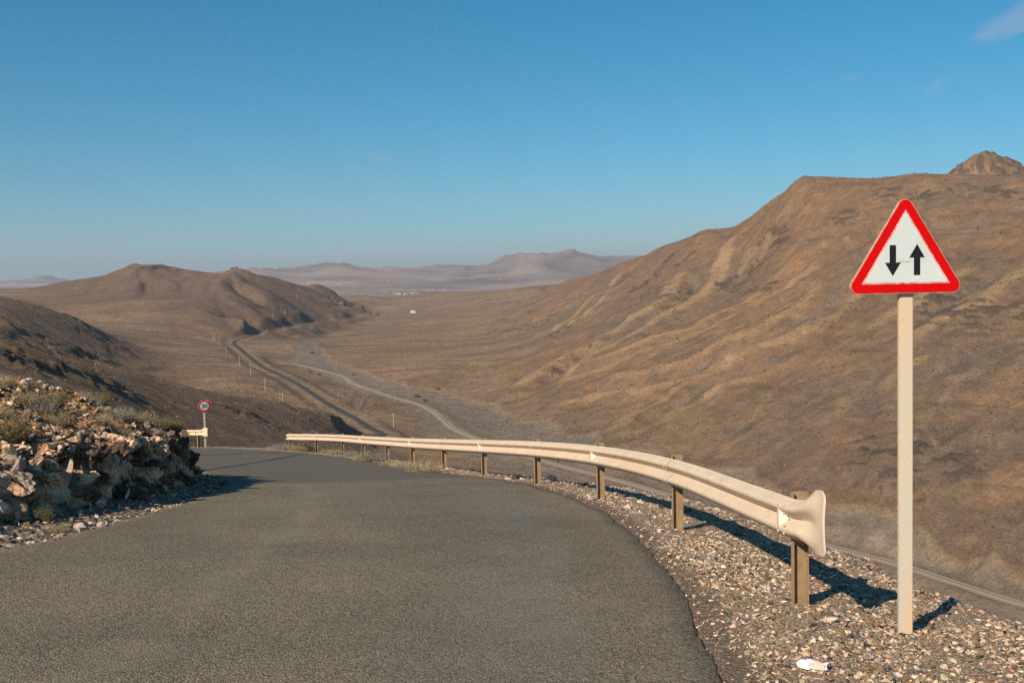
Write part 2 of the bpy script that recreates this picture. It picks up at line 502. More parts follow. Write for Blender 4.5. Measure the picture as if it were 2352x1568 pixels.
# ---- helper: where a line of sight meets the land
def land_hit(px, py, Dguess):
    d = ray(px, py)
    th = math.atan2(d[0], d[1]); e = d[2] / math.hypot(d[0], d[1])
    t = (th - th_ax[0]) / (th_ax[1] - th_ax[0]); i = int(min(max(math.floor(t), 0), NTH - 2)); f = t - i
    prof = (Z[i] * (1 - f) + Z[i + 1] * f) / r_ax
    s = prof - e
    k = np.where((s[:-1] < 0) & (s[1:] >= 0))[0]
    rg = Dguess / math.cos(th)
    if len(k):
        rs = r_ax[k] + (r_ax[k + 1] - r_ax[k]) * (-s[k] / (s[k + 1] - s[k]))
        r = rs[np.argmin(np.abs(np.log(rs / rg)))]
        if abs(math.log(r / rg)) < .5:
            return np.array([r * math.sin(th), r * math.cos(th), e * r + CAMZ])
    return np.array([rg * math.sin(th), rg * math.cos(th), e * rg + CAMZ])
def land_z(x, y):
    x = np.atleast_1d(np.asarray(x, float)); y = np.atleast_1d(np.asarray(y, float))
    th = np.arctan2(x, y); l = np.hypot(x, y)
    t = np.clip((th - th_ax[0]) / (th_ax[1] - th_ax[0]), 0, NTH - 1.001); i = np.floor(t).astype(int); f = t - i
    j = np.clip(np.searchsorted(r_ax, l) - 1, 0, NR - 2); g = np.clip((l - r_ax[j]) / (r_ax[j + 1] - r_ax[j]), 0, 1)
    return (Z[i, j] * (1 - f) * (1 - g) + Z[i + 1, j] * f * (1 - g) + Z[i, j + 1] * (1 - f) * g + Z[i + 1, j + 1] * f * g) + CAMZ
def polyline_dist(pts, X, Y):
    best = np.full(X.shape, 1e9); val = np.zeros(X.shape); zz = np.zeros(X.shape)
    for k in range(len(pts) - 1):
        a, b = pts[k], pts[k + 1]
        vx, vy = b[0] - a[0], b[1] - a[1]
        t = np.clip(((X - a[0]) * vx + (Y - a[1]) * vy) / (vx * vx + vy * vy + 1e-9), 0, 1)
        d = np.hypot(X - a[0] - t * vx, Y - a[1] - t * vy)
        m = d < best
        best = np.where(m, d, best); zz = np.where(m, a[2] + t * (b[2] - a[2]), zz); val = np.where(m, k + t, val)
    return best, zz, val

# rough dark outcrops on the near-left spurs
CHAN = np.zeros_like(Z); CREST = np.zeros_like(Z)
def zr_(x, y): return (1194.4 + x / 2.0076, 321.6 + y / 2.0076)
# water-cut channels sweeping down the right-hand face
CHANNELS = [
 ([(955,430),(880,520),(810,620),(785,690),(700,760),(620,800),(480,900),(300,975),(150,1080),(40,1170)], 1150, 760, 7.0, 15),
 ([(1500,440),(1300,590),(1180,690),(1000,790),(800,880),(480,990),(80,1150)], 900, 740, 5.0, 12),
 ([(1560,560),(1430,720),(1250,840),(1000,960),(700,1080),(330,1150),(120,1200)], 850, 700, 4.5, 12),
 ([(1400,850),(1150,1000),(900,1100),(620,1270),(480,1400)], 700, 560, 4.0, 10),
 ([(1250,1130),(1080,1270),(950,1370),(840,1480)], 560, 500, 3.2, 8),
 ([(960,1180),(860,1250),(770,1330),(720,1450)], 600, 520, 2.4, 7),
 ([(1700,1000),(1640,1140),(1610,1290),(1590,1380)], 540, 460, 4.0, 9),
 ([(2140,1100),(2060,1270),(1900,1420),(1800,1540)], 470, 410, 4.5, 10),
 ([(2320,900),(2160,960),(2000,1000),(1850,1120),(1750,1260)], 520, 440, 3.5, 10),
 ([(2300,500),(2150,620),(1950,760),(1700,900),(1500,1010)], 720, 560, 4.0, 12),
 ([(1100,420),(1010,520),(930,640),(860,720)], 1050, 900, 4.0, 11),
 ([(420,620),(330,760),(200,860),(60,930)], 1250, 950, 3.5, 12),
 ([(600,1050),(380,1130),(150,1190)], 740, 690, 2.5, 8)]
_msel = (RR > 300) & (RR < 1500) & (TH > -.02) & (TH < .52)
mx_, my_ = GX[_msel], GY[_msel]
for (pts, D0, D1, depth, hw_) in CHANNELS:
    L = []
    for k_, q_ in enumerate(pts):
        L.append(land_hit(*zr_(*q_), D0 + (D1 - D0) * k_ / (len(pts) - 1)))
    L, _ = smooth_curve(np.array(L), 12.0)
    wob = np.stack([fbm(L[:, 0] / 30, L[:, 1] / 30, 3), fbm(L[:, 0] / 30 + 20, L[:, 1] / 30, 3)], 1) * 5
    L[:, :2] += wob
    dd_, _z, vv_ = polyline_dist(L, mx_, my_)
    fade_ = np.clip(vv_ / 6, 0, 1) * np.clip((len(L) - 1 - vv_) / 4, .2, 1)
    vcut = np.clip(1 - dd_ / hw_, 0, 1)
    bump_ = np.exp(-((dd_ - hw_ * 1.5) / (hw_ * .8)) ** 2)
    zz_ = Z[_msel]
    Z[_msel] = zz_ - depth * fade_ * vcut ** 1.2 + .42 * depth * fade_ * bump_
    CHAN[_msel] = np.maximum(CHAN[_msel], fade_ * np.clip(1 - dd_ / (hw_ * .75), 0, 1))
    CREST[_msel] = np.maximum(CREST[_msel], fade_ * bump_)
ROCK = np.zeros_like(Z)
def outcrop(pts, width, amp):
    global Z, ROCK
    for (x, y, D) in pts:
        c = land_hit(x, y, D)
        d = np.hypot(GX - c[0], (GY - c[1]) * .8) / width
        m = np.exp(-d * d)
        ROCK = np.maximum(ROCK, m)
    mk = np.zeros_like(Z)
outcrop([(10, 770, 480), (45, 778, 500), (85, 790, 520), (125, 785, 545), (165, 795, 560), (205, 818, 585), (240, 838, 620)], 26, 3)
outcrop([(215, 760, 930), (235, 780, 960), (200, 748, 930)], 34, 3)
outcrop([(15, 830, 230), (70, 850, 225), (60, 842, 232), (110, 840, 250), (170, 880, 255), (190, 868, 262), (220, 892, 262), (120, 870, 235), (235, 880, 268)], 10, 3)
outcrop([(560, 955, 395), (840, 990, 585), (858, 998, 597), (870, 1000, 600)], 12, 3)
outcrop([(1642, 648, 900), (1670, 652, 880), (1700, 658, 860), (1735, 664, 840), (1760, 662, 830)], 11, 3)
outcrop([(1543, 588, 1080), (1575, 592, 1050), (1493, 672, 960), (1520, 668, 950), (1560, 672, 930), (1515, 690, 930)], 15, 3)
outcrop([(2040, 445, 860), (2120, 450, 850), (2200, 440, 850), (2290, 445, 820), (2330, 450, 800), (1930, 500, 880), (2080, 560, 740)], 13, 3)
outcrop([(1269, 859, 850), (1290, 842, 870), (1320, 822, 890), (1344, 805, 900)], 9, 3)
outcrop([(1770, 575, 840), (1400, 665, 1200), (1290, 760, 1120), (1480, 655, 1000), (2050, 1040, 450), (2110, 1060, 440), (2200, 720, 585), (2150, 700, 600), (2300, 720, 560), (1180, 760, 1350), (1240, 740, 1300)], 24, 3)
ROCK = np.maximum(ROCK, 1.0 * (1 - sstep(90, 200, dpk)))
ROCK = ROCK * np.clip(.15 + 1.9 * fbm(GX / 16, (GY + Z * 2) / 16, 4, .65), 0, 1)
crag = np.abs(fbm(GX / 13, GY / 13, 3))
Z = Z + ROCK * near_w * (3.2 * (.45 - crag) + 1.2)

ROAD_PX = [(884,1003,610),(872,992,625),(845,978,650),(814,959,680),(756,928,745),(715,901,810),(671,874,900),(633,855,965),(602,841,1015),(571,817,1120),(547,797,1240),(537,788,1310),(542,781,1370),(568,773,1440),(619,762,1560),(660,752,1670),(694,744,1780),(756,737,1900),(790,734,1980),(824,730,2060),(848,724,2150),(853,719,2250),(845,714,2350),(824,709,2450),(790,703,2650),(766,696,2900)]
TRACK_PX = [(640,834,1100),(681,837,1080),(715,844,1060),(756,855,1020),(787,863,990),(800,872,950),(811,880,920),(841,891,890),(886,906,850),(910,914,830),(961,928,790),(995,945,745),(1022,966,695),(1043,983,660),(1077,1000,635),(1105,1012,622),(1250,1058,555),(1450,1110,495),(1700,1190,430),(1900,1252,397),(2060,1298,370),(2200,1338,350),(2352,1384,333),(2600,1440,315)]
SPUR_PX = [(815,955,690),(822,942,715),(832,928,745),(836,916,770),(850,908,800)]
BED_PX = [(694,785,1300,14),(706,803,1230,22),(712,816,1180,30),(718,832,1110,34),(756,848,1040,30),(824,877,930,28),(893,896,880,32),(978,920,800,38),(1046,948,730,44),(1098,980,670,48),(1149,1012,610,50),(1300,1060,545,46),(1500,1112,490,42),(1700,1180,435,34),(1950,1258,395,26),(2352,1390,332,20),(2600,1450,310,20)]
def land_line(px, step, smooth):
    P = np.array([land_hit(*p[:3]) for p in px])
    C, s = smooth_curve(P, step)
    if smooth:
        n = max(3, int(smooth / step))
        k = np.ones(n) / n
        C[:, 2] = np.convolve(np.pad(C[:, 2], (n, n), 'edge'), k, 'same')[n:-n]
    return C
road_line = land_line(ROAD_PX, 6.0, 40)
track_line = land_line(TRACK_PX, 5.0, 50)
spur_line = land_line(SPUR_PX, 5.0, 40)
bed_pts = np.array([land_hit(*p[:3]) for p in BED_PX]); bed_hw = np.array([p[3] * .8 for p in BED_PX], float)
sel = (RR > 250) & (RR < 3300)
sx, sy = GX[sel], GY[sel]
BED = np.zeros_like(Z); RDM = np.zeros_like(Z)
bd, bz, bv = polyline_dist(bed_pts, sx, sy)
hw = np.interp(bv, np.arange(len(bed_hw)), bed_hw) * (1 + .35 * fbm(sx / 45, sy / 45, 3))
BED[sel] = 1 - sstep(.78, 1.08, bd / hw)
zs = Z[sel]
inb = BED[sel] > 0
zs = np.where(inb, zs - (BED[sel]) * .9, zs)
Z[sel] = zs
for line, hwid, fade in ((track_line, 4.0, 9.0), (spur_line, 4.0, 8.0), (road_line, 6.5, 12.0)):
    rd, rz, rv = polyline_dist(line, sx, sy)
    m = 1 - sstep(hwid, hwid + fade, rd)
    zs = Z[sel]
    Z[sel] = zs * (1 - m) + (rz - CAMZ - .35) * m
    RDM[sel] = np.maximum(RDM[sel], 1 - sstep(hwid * .8, hwid + 6, rd))

# ---- material of the hills
M = Mat('arid_hillside', .95, .15)
p = M.pos()
n_big = M.noise(p, .006, 6, .62)
n_mid = M.noise(M.scaled(p, (1, 1, 2.2)), .016, 8, .62, .4)
n_fin = M.noise(p, .11, 6, .68)
n_tiny = M.noise(p, .75, 5, .75)
strat = M.noise(M.scaled(p, (.006, .006, .11)), 1.0, 6, .65, .6)
gul = M.attr('gully'); bed = M.attr('bed'); rock = M.attr('rock'); flat = M.attr('flat'); far = M.attr('far'); verge = M.attr('verge')
c = M.mix(M.ramp(n_big, [(.40, 0), (.60, 1)]), (.190, .112, .066), (.130, .100, .077))
c = M.mix(M.math('MULTIPLY', M.ramp(n_mid, [(.47, 0), (.68, 1)]), .75), c, (.285, .165, .085))
c = M.mix(M.math('MULTIPLY', M.ramp(M.noise(p, .03, 7, .7, 1.0), [(.52, 0), (.70, 1)]), .65), c, (.118, .088, .068))
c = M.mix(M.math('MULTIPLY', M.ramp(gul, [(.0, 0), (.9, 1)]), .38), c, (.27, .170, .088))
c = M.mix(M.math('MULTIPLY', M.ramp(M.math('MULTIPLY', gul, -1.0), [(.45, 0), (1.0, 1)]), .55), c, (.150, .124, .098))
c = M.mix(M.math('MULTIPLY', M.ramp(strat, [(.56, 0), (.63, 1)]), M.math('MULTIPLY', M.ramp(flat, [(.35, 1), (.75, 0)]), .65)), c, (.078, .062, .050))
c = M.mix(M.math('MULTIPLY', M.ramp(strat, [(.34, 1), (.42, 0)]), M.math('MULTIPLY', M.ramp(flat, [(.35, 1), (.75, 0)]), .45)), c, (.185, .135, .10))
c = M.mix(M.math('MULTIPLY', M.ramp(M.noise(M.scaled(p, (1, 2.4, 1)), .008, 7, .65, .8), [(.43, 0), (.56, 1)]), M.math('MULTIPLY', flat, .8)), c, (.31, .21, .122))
st_ = M.attr('streak')
red_ = M.ramp(M.noise(M.scaled(p, (1, 1, 1.6)), .045, 10, .78, .3), [(.42, 0), (.62, 1)])
zz = M.n('SeparateXYZ', {0: p}).outputs[2]
c = M.mix(M.math('MULTIPLY', M.math('MULTIPLY', red_, .6), M.ramp(M.math('ADD', M.math('MULTIPLY', zz, .005), .5), [(.12, .35), (.6, 1)])), c, (.225, .115, .062))
c = M.mix(M.math('MULTIPLY', M.ramp(M.noise(p, .07, 10, .8), [(.47, 0), (.62, 1)]), .6), c, (.108, .092, .080))
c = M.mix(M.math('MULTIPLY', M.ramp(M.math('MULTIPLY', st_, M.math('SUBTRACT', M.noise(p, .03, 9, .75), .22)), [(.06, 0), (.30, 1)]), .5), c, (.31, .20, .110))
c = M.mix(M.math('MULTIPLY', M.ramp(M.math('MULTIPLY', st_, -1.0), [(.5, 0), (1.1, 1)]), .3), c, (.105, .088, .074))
c = M.mix(M.math('MULTIPLY', M.ramp(M.math('MULTIPLY', M.attr('crest'), M.noise(p, .025, 6, .7)), [(.24, 0), (.46, 1)]), .65), c, (.35, .23, .125))  # pale tan channel crests, the lit edges painted into the colour
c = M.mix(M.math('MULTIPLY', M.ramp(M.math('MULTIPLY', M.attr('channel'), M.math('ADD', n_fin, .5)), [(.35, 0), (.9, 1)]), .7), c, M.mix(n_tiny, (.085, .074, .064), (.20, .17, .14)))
c = M.mix(M.math('MULTIPLY', M.attr('darkrock'), .8), c, M.mix(n_mid, (.085, .060, .046), (.150, .098, .068)))
c = M.mix(M.math('MULTIPLY', bed, .9), c, M.mix(n_fin, (.160, .132, .106), (.225, .186, .150)))
c = M.mix(M.math('MULTIPLY', M.ramp(M.math('MULTIPLY', bed, M.math('SUBTRACT', 1.0, bed)), [(.05, 0), (.22, 1)]), .5), c, (.27, .19, .115))
c = M.mix(M.math('MULTIPLY', M.ramp(verge, [(.0, 0), (.6, 1)]), M.math('MULTIPLY', n_mid, .55)), c, (.25, .175, .10))
c = M.mix(M.math('MULTIPLY', M.ramp(M.math('MULTIPLY', rock, M.math('ADD', n_fin, .5)), [(.18, 0), (.5, 1)]), .85), c, (.072, .056, .046))
v1 = M.voro(p, .30)
spots = M.math('MULTIPLY', M.ramp(v1.outputs['Distance'], [(.10, 1), (.26, 0)]), M.ramp(M.n('SeparateColor', {0: v1.outputs['Color']}).outputs[0], [(.35, 0), (.45, 1)]))
c = M.mix(M.math('MULTIPLY', spots, M.math('MULTIPLY', M.math('SUBTRACT', 1.0, far), .42)), c, (.066, .057, .034))
v2 = M.voro(p, .85)
c = M.mix(M.math('MULTIPLY', M.ramp(M.n('SeparateColor', {0: v2.outputs['Color']}).outputs[1], [(.0, 0), (1, 1)]), .22), c, M.mix(n_tiny, (.055, .045, .036), (.30, .215, .135)))
c = M.mix(.5, c, M.mix(1.0, c, M.ramp(n_fin, [(.25, .45), (.75, 1.55)]), 'MULTIPLY'))
c = M.mix(.4, c, M.mix(1.0, c, M.ramp(n_tiny, [(.3, .2), (.7, 1.8)]), 'MULTIPLY'))
c = M.mix(far, c, M.mix(M.math('MULTIPLY', M.ramp(gul, [(-.0, 1), (.7, 0)]), .55),  M.mix(M.ramp(M.noise(p, .0009, 8, .6), [(.35, 0), (.65, 1)]), (.135, .098, .088), (.33, .24, .18)), (.115, .085, .078)))  # distant gullies darkened in the colour, standing in for relief shading
c = M.mix(1.0, c, (1.06, 1.02, .97), 'MULTIPLY')
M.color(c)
hgt = M.math('ADD', M.math('MULTIPLY', M.noise(p, .25, 9, .8), 2.6), M.math('ADD', M.math('MULTIPLY', n_tiny, 1.3), M.math('MULTIPLY', M.noise(p, .06, 9, .75), 1.6)))
M.normal(M.bump(hgt, M.math('SUBTRACT', .75, M.math('MULTIPLY', far, .6)), .8))
MAT_LAND = M.m

gx, gy = grad(Z)
slope2 = np.hypot(gx, gy)
_n = np.maximum(slope, 1e-4)
_k = np.clip(slope * 5, 0, 1.6)
_s1, _, _ = gullies(GX / 46 + .3 * perlin(GX / 60, GY / 60), GY / 46, gy / np.maximum(slope2, 1e-4) * _k, -gx / np.maximum(slope2, 1e-4) * _k)
_s2, _, _ = gullies(GX / 19 + .3 * perlin(GX / 25, GY / 25), GY / 19, gy / np.maximum(slope2, 1e-4) * _k, -gx / np.maximum(slope2, 1e-4) * _k)
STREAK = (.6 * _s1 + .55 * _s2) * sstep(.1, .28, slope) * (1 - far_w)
V = np.stack([GX, GY, Z + CAMZ], -1).reshape(-1, 3)
me = fast_mesh('hills', V, grid_faces(NTH, NR)[:, ::-1], True)
fattr(me, 'gully', np.clip(GUL, -1.5, 1.5).ravel()); fattr(me, 'bed', BED.ravel()); fattr(me, 'rock', ROCK.ravel())
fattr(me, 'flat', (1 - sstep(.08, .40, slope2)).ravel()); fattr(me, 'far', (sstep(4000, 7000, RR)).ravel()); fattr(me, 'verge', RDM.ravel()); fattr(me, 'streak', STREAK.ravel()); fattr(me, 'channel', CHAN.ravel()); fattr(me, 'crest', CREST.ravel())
fattr(me, 'darkrock', (sstep(1350, 1650, RR) * (1 - sstep(2500, 3000, RR)) * (1 - sstep(-.17, -.08, TH)) * sstep(.05, .17, slope2 + .1 * fbm(GX / 200, GY / 200, 3))).ravel())
hills = link('hills', me, MAT_LAND)
tag(hills, 'brown arid valley with bare mountain slopes on both sides', kind='structure')

# ---- strips laid on the valley floor
def strip(name, line, hw, material, label, lift, jitter=0.0):
    t = np.gradient(line[:, :2], axis=0); t /= np.linalg.norm(t, axis=1)[:, None]
    nrm = np.stack([t[:, 1], -t[:, 0]], 1)
    vs = []
    us = np.linspace(-1, 1, 7)
    for u in us:
        w_ = hw * (1 + jitter * fbm(np.arange(len(line)) * .13 + 31 * np.sign(u), np.zeros(len(line)), 3)) * u
        vs.append(np.column_stack([line[:, :2] + nrm * w_[:, None], line[:, 2] + lift - .35 * (abs(u) == 1)]))
    V = np.stack(vs, 1).reshape(-1, 3)
    me = fast_mesh(name, V, grid_faces(len(line), 7)[:, ::-1], True)
    fattr(me, 'across', np.tile(us, len(line)))
    return tag(link(name, me, material), label, kind='structure')
A = Mat('worn_valley_asphalt', .85, .3)
pp = A.pos()
A.color(A.mix(A.noise(pp, .05, 6, .6), (.036, .035, .033), (.058, .054, .048)))
T = Mat('pale_track_dust', .95, .1)
pp = T.pos()
rut = T.ramp(T.math('ABSOLUTE', T.math('SUBTRACT', T.math('ABSOLUTE', T.attr('across')), .45)), [(.08, 1), (.3, 0)])
T.color(T.mix(rut, T.mix(T.noise(pp, .08, 6, .65), (.17, .135, .105), (.24, .19, .145)), (.33, .265, .20)))
strip('valley_road', road_line, 2.6, A.m, 'dark asphalt road winding along the valley floor', .12)
strip('dirt_track', track_line, 3.2, T.m, 'pale dirt track following the dry riverbed', .1, .35)
G2 = Mat('grey_spur_gravel', .95, .1); G2.color(G2.mix(G2.noise(G2.pos(), .3, 6, .7), (.11, .095, .078), (.18, .155, .125)))
strip('gravel_spur', spur_line, 1.9, G2.m, 'short grey gravel spur branching off the valley road', .1, .3)

# ---- haze: the air of the whole valley
bm = bmesh.new()
zlo = float(Z.min()) + CAMZ - 3.0; zhi = float(Z.max()) + CAMZ + 15.0
bm_box(bm, (0, 11500, (zlo + zhi) / 2), (44000, 29000, zhi - zlo))
hz = link('haze', bm_mesh('haze', bm))
hm = bpy.data.materials.new('valley_air'); hm.use_nodes = True
hm.node_tree.nodes.clear()
ho = hm.node_tree.nodes.new('ShaderNodeOutputMaterial'); hv = hm.node_tree.nodes.new('ShaderNodeVolumePrincipled')
hv.inputs['Color'].default_value = (.76, .84, .98, 1); hv.inputs['Density'].default_value = 5.0e-5; hv.inputs['Anisotropy'].default_value = .2
hm.node_tree.links.new(hv.outputs[0], ho.inputs['Volume'])
hz.data.materials.append(hm)
tag(hz, 'thin pale haze filling the valley', kind='stuff')
# ================================================================ the mountain road
POST_PX = [(1835,1382,7.92),(1555,1203,11.91),(1379,1142.5,15.87),(1234,1106.3,19.77),(1112,1092,23.61),(1020,1080,27.44),(948,1066,31.26),(890,1053,35.08),(835,1048,38.85),(787,1044,42.6),(727,1039,46.2),(667,1033,49.75)]
POSTS = np.array([W(*p) for p in POST_PX])
POSTS[:, 2] = np.polyval(np.polyfit(POSTS[:, 1], POSTS[:, 2], 4), POSTS[:, 1])
CROSS = -math.tan(ROLL)
_ys = np.concatenate([[-12.0, -5.0, 0.0, 4.0], POSTS[:, 1], [56.0, 70.0]])
_zu = POSTS[:, 2] - CROSS * POSTS[:, 0]
_zs = np.concatenate([[1.25, .52, 0.0, .5 * _zu[0]], _zu, [_zu[-1] - .66, _zu[-1] - 1.9]])
_yg = np.linspace(-12, 70, 821)
_zg = np.convolve(np.pad(np.interp(_yg, _ys, _zs), (25, 25), 'reflect', reflect_type='odd'), np.ones(51) / 51, 'valid')
def zroad(x, y):
    return np.interp(np.asarray(y, float), _yg, _zg) + CROSS * np.clip(np.asarray(x, float), -14, 6)
def road_pt(px, py):
    d = ray(px, py); o = np.array([0, 0, CAMZ]); t = 5.0
    for _ in range(200):
        P = o + d * t
        g = P[2] - zroad(P[0], P[1])
        t += g * 3
        if abs(g) < 1e-4: break
    return o + d * t
R_PX = [(1670,1568),(1610,1440),(1560,1340),(1480,1250),(1370,1165),(1200,1110),(1010,1085),(870,1062),(770,1048)]
Rp = [(-.6,-9.0),(.3,-3.0),(.8,1.0),(1.08,3.6)] + [tuple(road_pt(*p)[:2]) for p in R_PX] + [(-9.6,45.2),(-11.4,48.6),(-13.6,51.2),(-16.4,53.2),(-20.5,55.0),(-27,56.6),(-38,57.5)]
L_PX = [(0,1270),(200,1222),(350,1180),(450,1150),(480,1132)]
Lp = [(-8.6,-9.0),(-7.2,-3.0),(-6.3,1.5),(-5.5,6.0)] + [tuple(road_pt(*p)[:2]) for p in L_PX] + [(-5.45,20.0),(-6.7,23.4),(-8.3,27.0),(-10.4,31.5),(-13.0,36.5),(-15.8,41.0),(-19.4,45.0),(-24.5,48.5),(-31,50.3),(-40,51)]
RE, rs = smooth_curve(Rp, .08)
LE, ls = smooth_curve(Lp, .08)
def normals2(C):
    t = np.gradient(C, axis=0); t /= np.linalg.norm(t, axis=1)[:, None]
    n = np.stack([t[:, 1], -t[:, 0]], 1)              # to the right of travel
    k = np.ones(25) / 25
    n = np.stack([np.convolve(np.pad(n[:, c], (12, 12), 'edge'), k, 'valid') for c in (0, 1)], 1)
    return n / np.linalg.norm(n, axis=1)[:, None]
RN, LN = normals2(RE), -normals2(LE)

# asphalt ---------------------------------------------------------------
nS, nU = 700, 33
qa = np.linspace(0, 1, nS) ** 1.0
Ra = np.stack([np.interp(qa * rs[-1], rs, RE[:, c]) for c in (0, 1)], 1)
Rn = np.stack([np.interp(qa * rs[-1], rs, RN[:, c]) for c in (0, 1)], 1)
# match stations on the left edge by nearest normal crossing (monotone)
La = []
Ln_ = []
j = 0
for a, n_ in zip(Ra, Rn):
    rel = LE - a
    t_ = np.array([-n_[1], n_[0]])
    dt = rel @ t_
    ds = rel @ n_
    ok = np.where((ds < 0) & (ds > -11))[0]
    k = ok[np.argmin(np.abs(dt[ok]))] if len(ok) else j
    k = max(k, j) if len(La) else k
    j = k
    La.append(LE[k]); Ln_.append(LN[k])
La = np.array(La); Ln_ = np.array(Ln_)
kk = np.ones(21) / 21
La = np.stack([np.convolve(np.pad(La[:, c], (10, 10), 'edge'), kk, 'valid') for c in (0, 1)], 1)
sidx = np.arange(nS) * rs[-1] / nS
ra_e = Ra + Rn * (.05 * fbm(sidx * .9, sidx * 0, 4) + .025 * fbm(sidx * 6, sidx * 0 + 3, 2))[:, None]
la_e = La + Ln_ * (.10 + .05 * fbm(sidx * .9, sidx * 0 + 8, 4))[:, None]
us = np.concatenate([[0, .004], np.linspace(.03, .97, nU - 4), [.996, 1]])
XY = la_e[:, None] * (1 - us)[None, :, None] + ra_e[:, None] * us[None, :, None]
zz = zroad(XY[..., 0], XY[..., 1]) + .012 * fbm(XY[..., 0] * .7, XY[..., 1] * .7, 3)
zz[:, 0] -= .05; zz[:, -1] -= .035
V = np.dstack([XY, zz]).reshape(-1, 3)
me = fast_mesh('road', V, grid_faces(nS, nU), True)
fattr(me, 'across', np.tile(us, nS)); fattr(me, 'along', np.repeat(Ra[:, 1], nU))
A = Mat('coarse_asphalt', .92, .25)
p = A.pos()
vor = A.voro(p, 80.0)
agg = A.n('SeparateColor', {0: vor.outputs['Color']})
fine = A.noise(p, 140.0, 3, .7)
mid = A.noise(p, 2.2, 6, .6)
ac = A.attr('across'); al = A.attr('along')
c = A.mix(agg.outputs[0], (.062, .050, .036), (.300, .250, .180))
c = A.mix(A.ramp(A.noise(p, 30.0, 4, .75), [(.47, 0), (.66, .8)]), c, (.055, .049, .041))
c = A.mix(A.ramp(agg.outputs[1], [(.965, 0), (.975, .55)]), c, (.36, .33, .28))
c = A.mix(.8, c, A.mix(1.0, c, A.ramp(A.noise(p, .45, 5, .65), [(.3, .72), (.7, 1.3)]), 'MULTIPLY'))
c = A.mix(A.ramp(mid, [(.35, 0), (.7, .35)]), c, (.185, .163, .130))
# polished bluish wheel lane near the outer edge, dusty seam between lanes
wob = A.math('ADD', ac, A.math('MULTIPLY', A.math('SUBTRACT', A.noise(p, .8, 3), .5), .10))
lane = A.ramp(A.math('ABSOLUTE', A.math('SUBTRACT', wob, .79)), [(.03, 1), (.11, 0)])
c = A.mix(A.math('MULTIPLY', lane, A.math('MULTIPLY', A.ramp(A.noise(p, .5, 4), [(.3, 0), (.55, 1)]), .45)), c, A.mix(agg.outputs[2], (.095, .098, .095), (.25, .25, .235)))
seam = A.ramp(A.math('ABSOLUTE', A.math('SUBTRACT', wob, A.math('SUBTRACT', .54, A.math('MULTIPLY', al, .0135)))), [(.004, 1), (.05, 0)])
c = A.mix(A.math('MULTIPLY', seam, A.math('MULTIPLY', A.ramp(A.noise(p, 3.0, 5, .7), [(.34, 0), (.6, 1)]), .28)), c, (.30, .26, .20))
# newer, smoother surfacing further down
newer = A.ramp(A.math('MULTIPLY', A.math('ADD', al, A.math('ADD', A.math('MULTIPLY', ac, -1.5), A.math('MULTIPLY', A.noise(p, 1.6, 4), .7))), .02), [(.415, 0), (.425, 1)])
c = A.mix(A.math('MULTIPLY', newer, .8), c, A.mix(A.noise(p, 20, 4, .7), (.086, .076, .062), (.125, .111, .090)))
ledge = A.ramp(A.math('ABSOLUTE', A.math('SUBTRACT', A.math('MULTIPLY', A.math('ADD', al, A.math('ADD', A.math('MULTIPLY', ac, -1.5), A.math('MULTIPLY', A.noise(p, 1.6, 4), .7))), .02), .418)), [(.0, 1), (.012, 0)])
c = A.mix(A.math('MULTIPLY', ledge, .30), c, (.21, .19, .155))
dusty = A.ramp(ac, [(.0, .5), (.025, 0), (.972, 0), (1.0, .25)])
c = A.mix(A.math('MULTIPLY', dusty, A.noise(p, 6, 4, .7)), c, (.19, .155, .115))
c = A.mix(1.0, c, (1.03, .975, .885), 'MULTIPLY')
A.color(c)
A.normal(A.bump(A.math('ADD', A.math('MULTIPLY', vor.outputs['Distance'], -1.0), A.math('MULTIPLY', fine, .4)), A.math('SUBTRACT', .75, A.math('MULTIPLY', newer, .5)), .009))
road = link('road', me, A.m)
tag(road, 'coarse grey asphalt mountain road curving left and downhill', kind='structure')

# ---- stone shapes shared by everything stony
def hull_rock(seed, n, squash, rough=.25):
    r = random.Random(seed)
    bm = bmesh.new()
    for _ in range(n):
        v = Vector((r.gauss(0, 1), r.gauss(0, 1), r.gauss(0, 1))).normalized()
        v *= 1 - rough * r.random()
        bm.verts.new((v.x * squash[0], v.y * squash[1], v.z * squash[2]))
    bmesh.ops.convex_hull(bm, input=bm.verts[:])
    loose = [v for v in bm.verts if not v.link_faces]
    bmesh.ops.delete(bm, geom=loose, context='VERTS')
    bmesh.ops.triangulate(bm, faces=bm.faces[:])
    bmesh.ops.recalc_face_normals(bm, faces=bm.faces[:])
    return bm
def rock_arrays(seed, n, squash):
    bm = hull_rock(seed, n, squash)
    bm.verts.index_update()
    v = np.array([x.co[:] for x in bm.verts]); f = np.array([[x.index for x in q.verts] for q in bm.faces])
    bm.free()
    return v, f
PEBBLES = [rock_arrays(100 + k, 11 + k % 3, (1, .55 + .09 * (k % 5), .32 + .08 * (k % 4))) for k in range(10)]
STONE_COLS = {
 'cream': (.54, .41, .30), 'white': (.60, .51, .42), 'pink': (.44, .31, .23), 'grey': (.115, .108, .10), 'dark': (.048, .046, .045),
 'red': (.19, .072, .042), 'brown': (.205, .125, .072), 'ochre': (.34, .205, .085), 'olive': (.19, .16, .10), 'mid': (.27, .22, .175)}
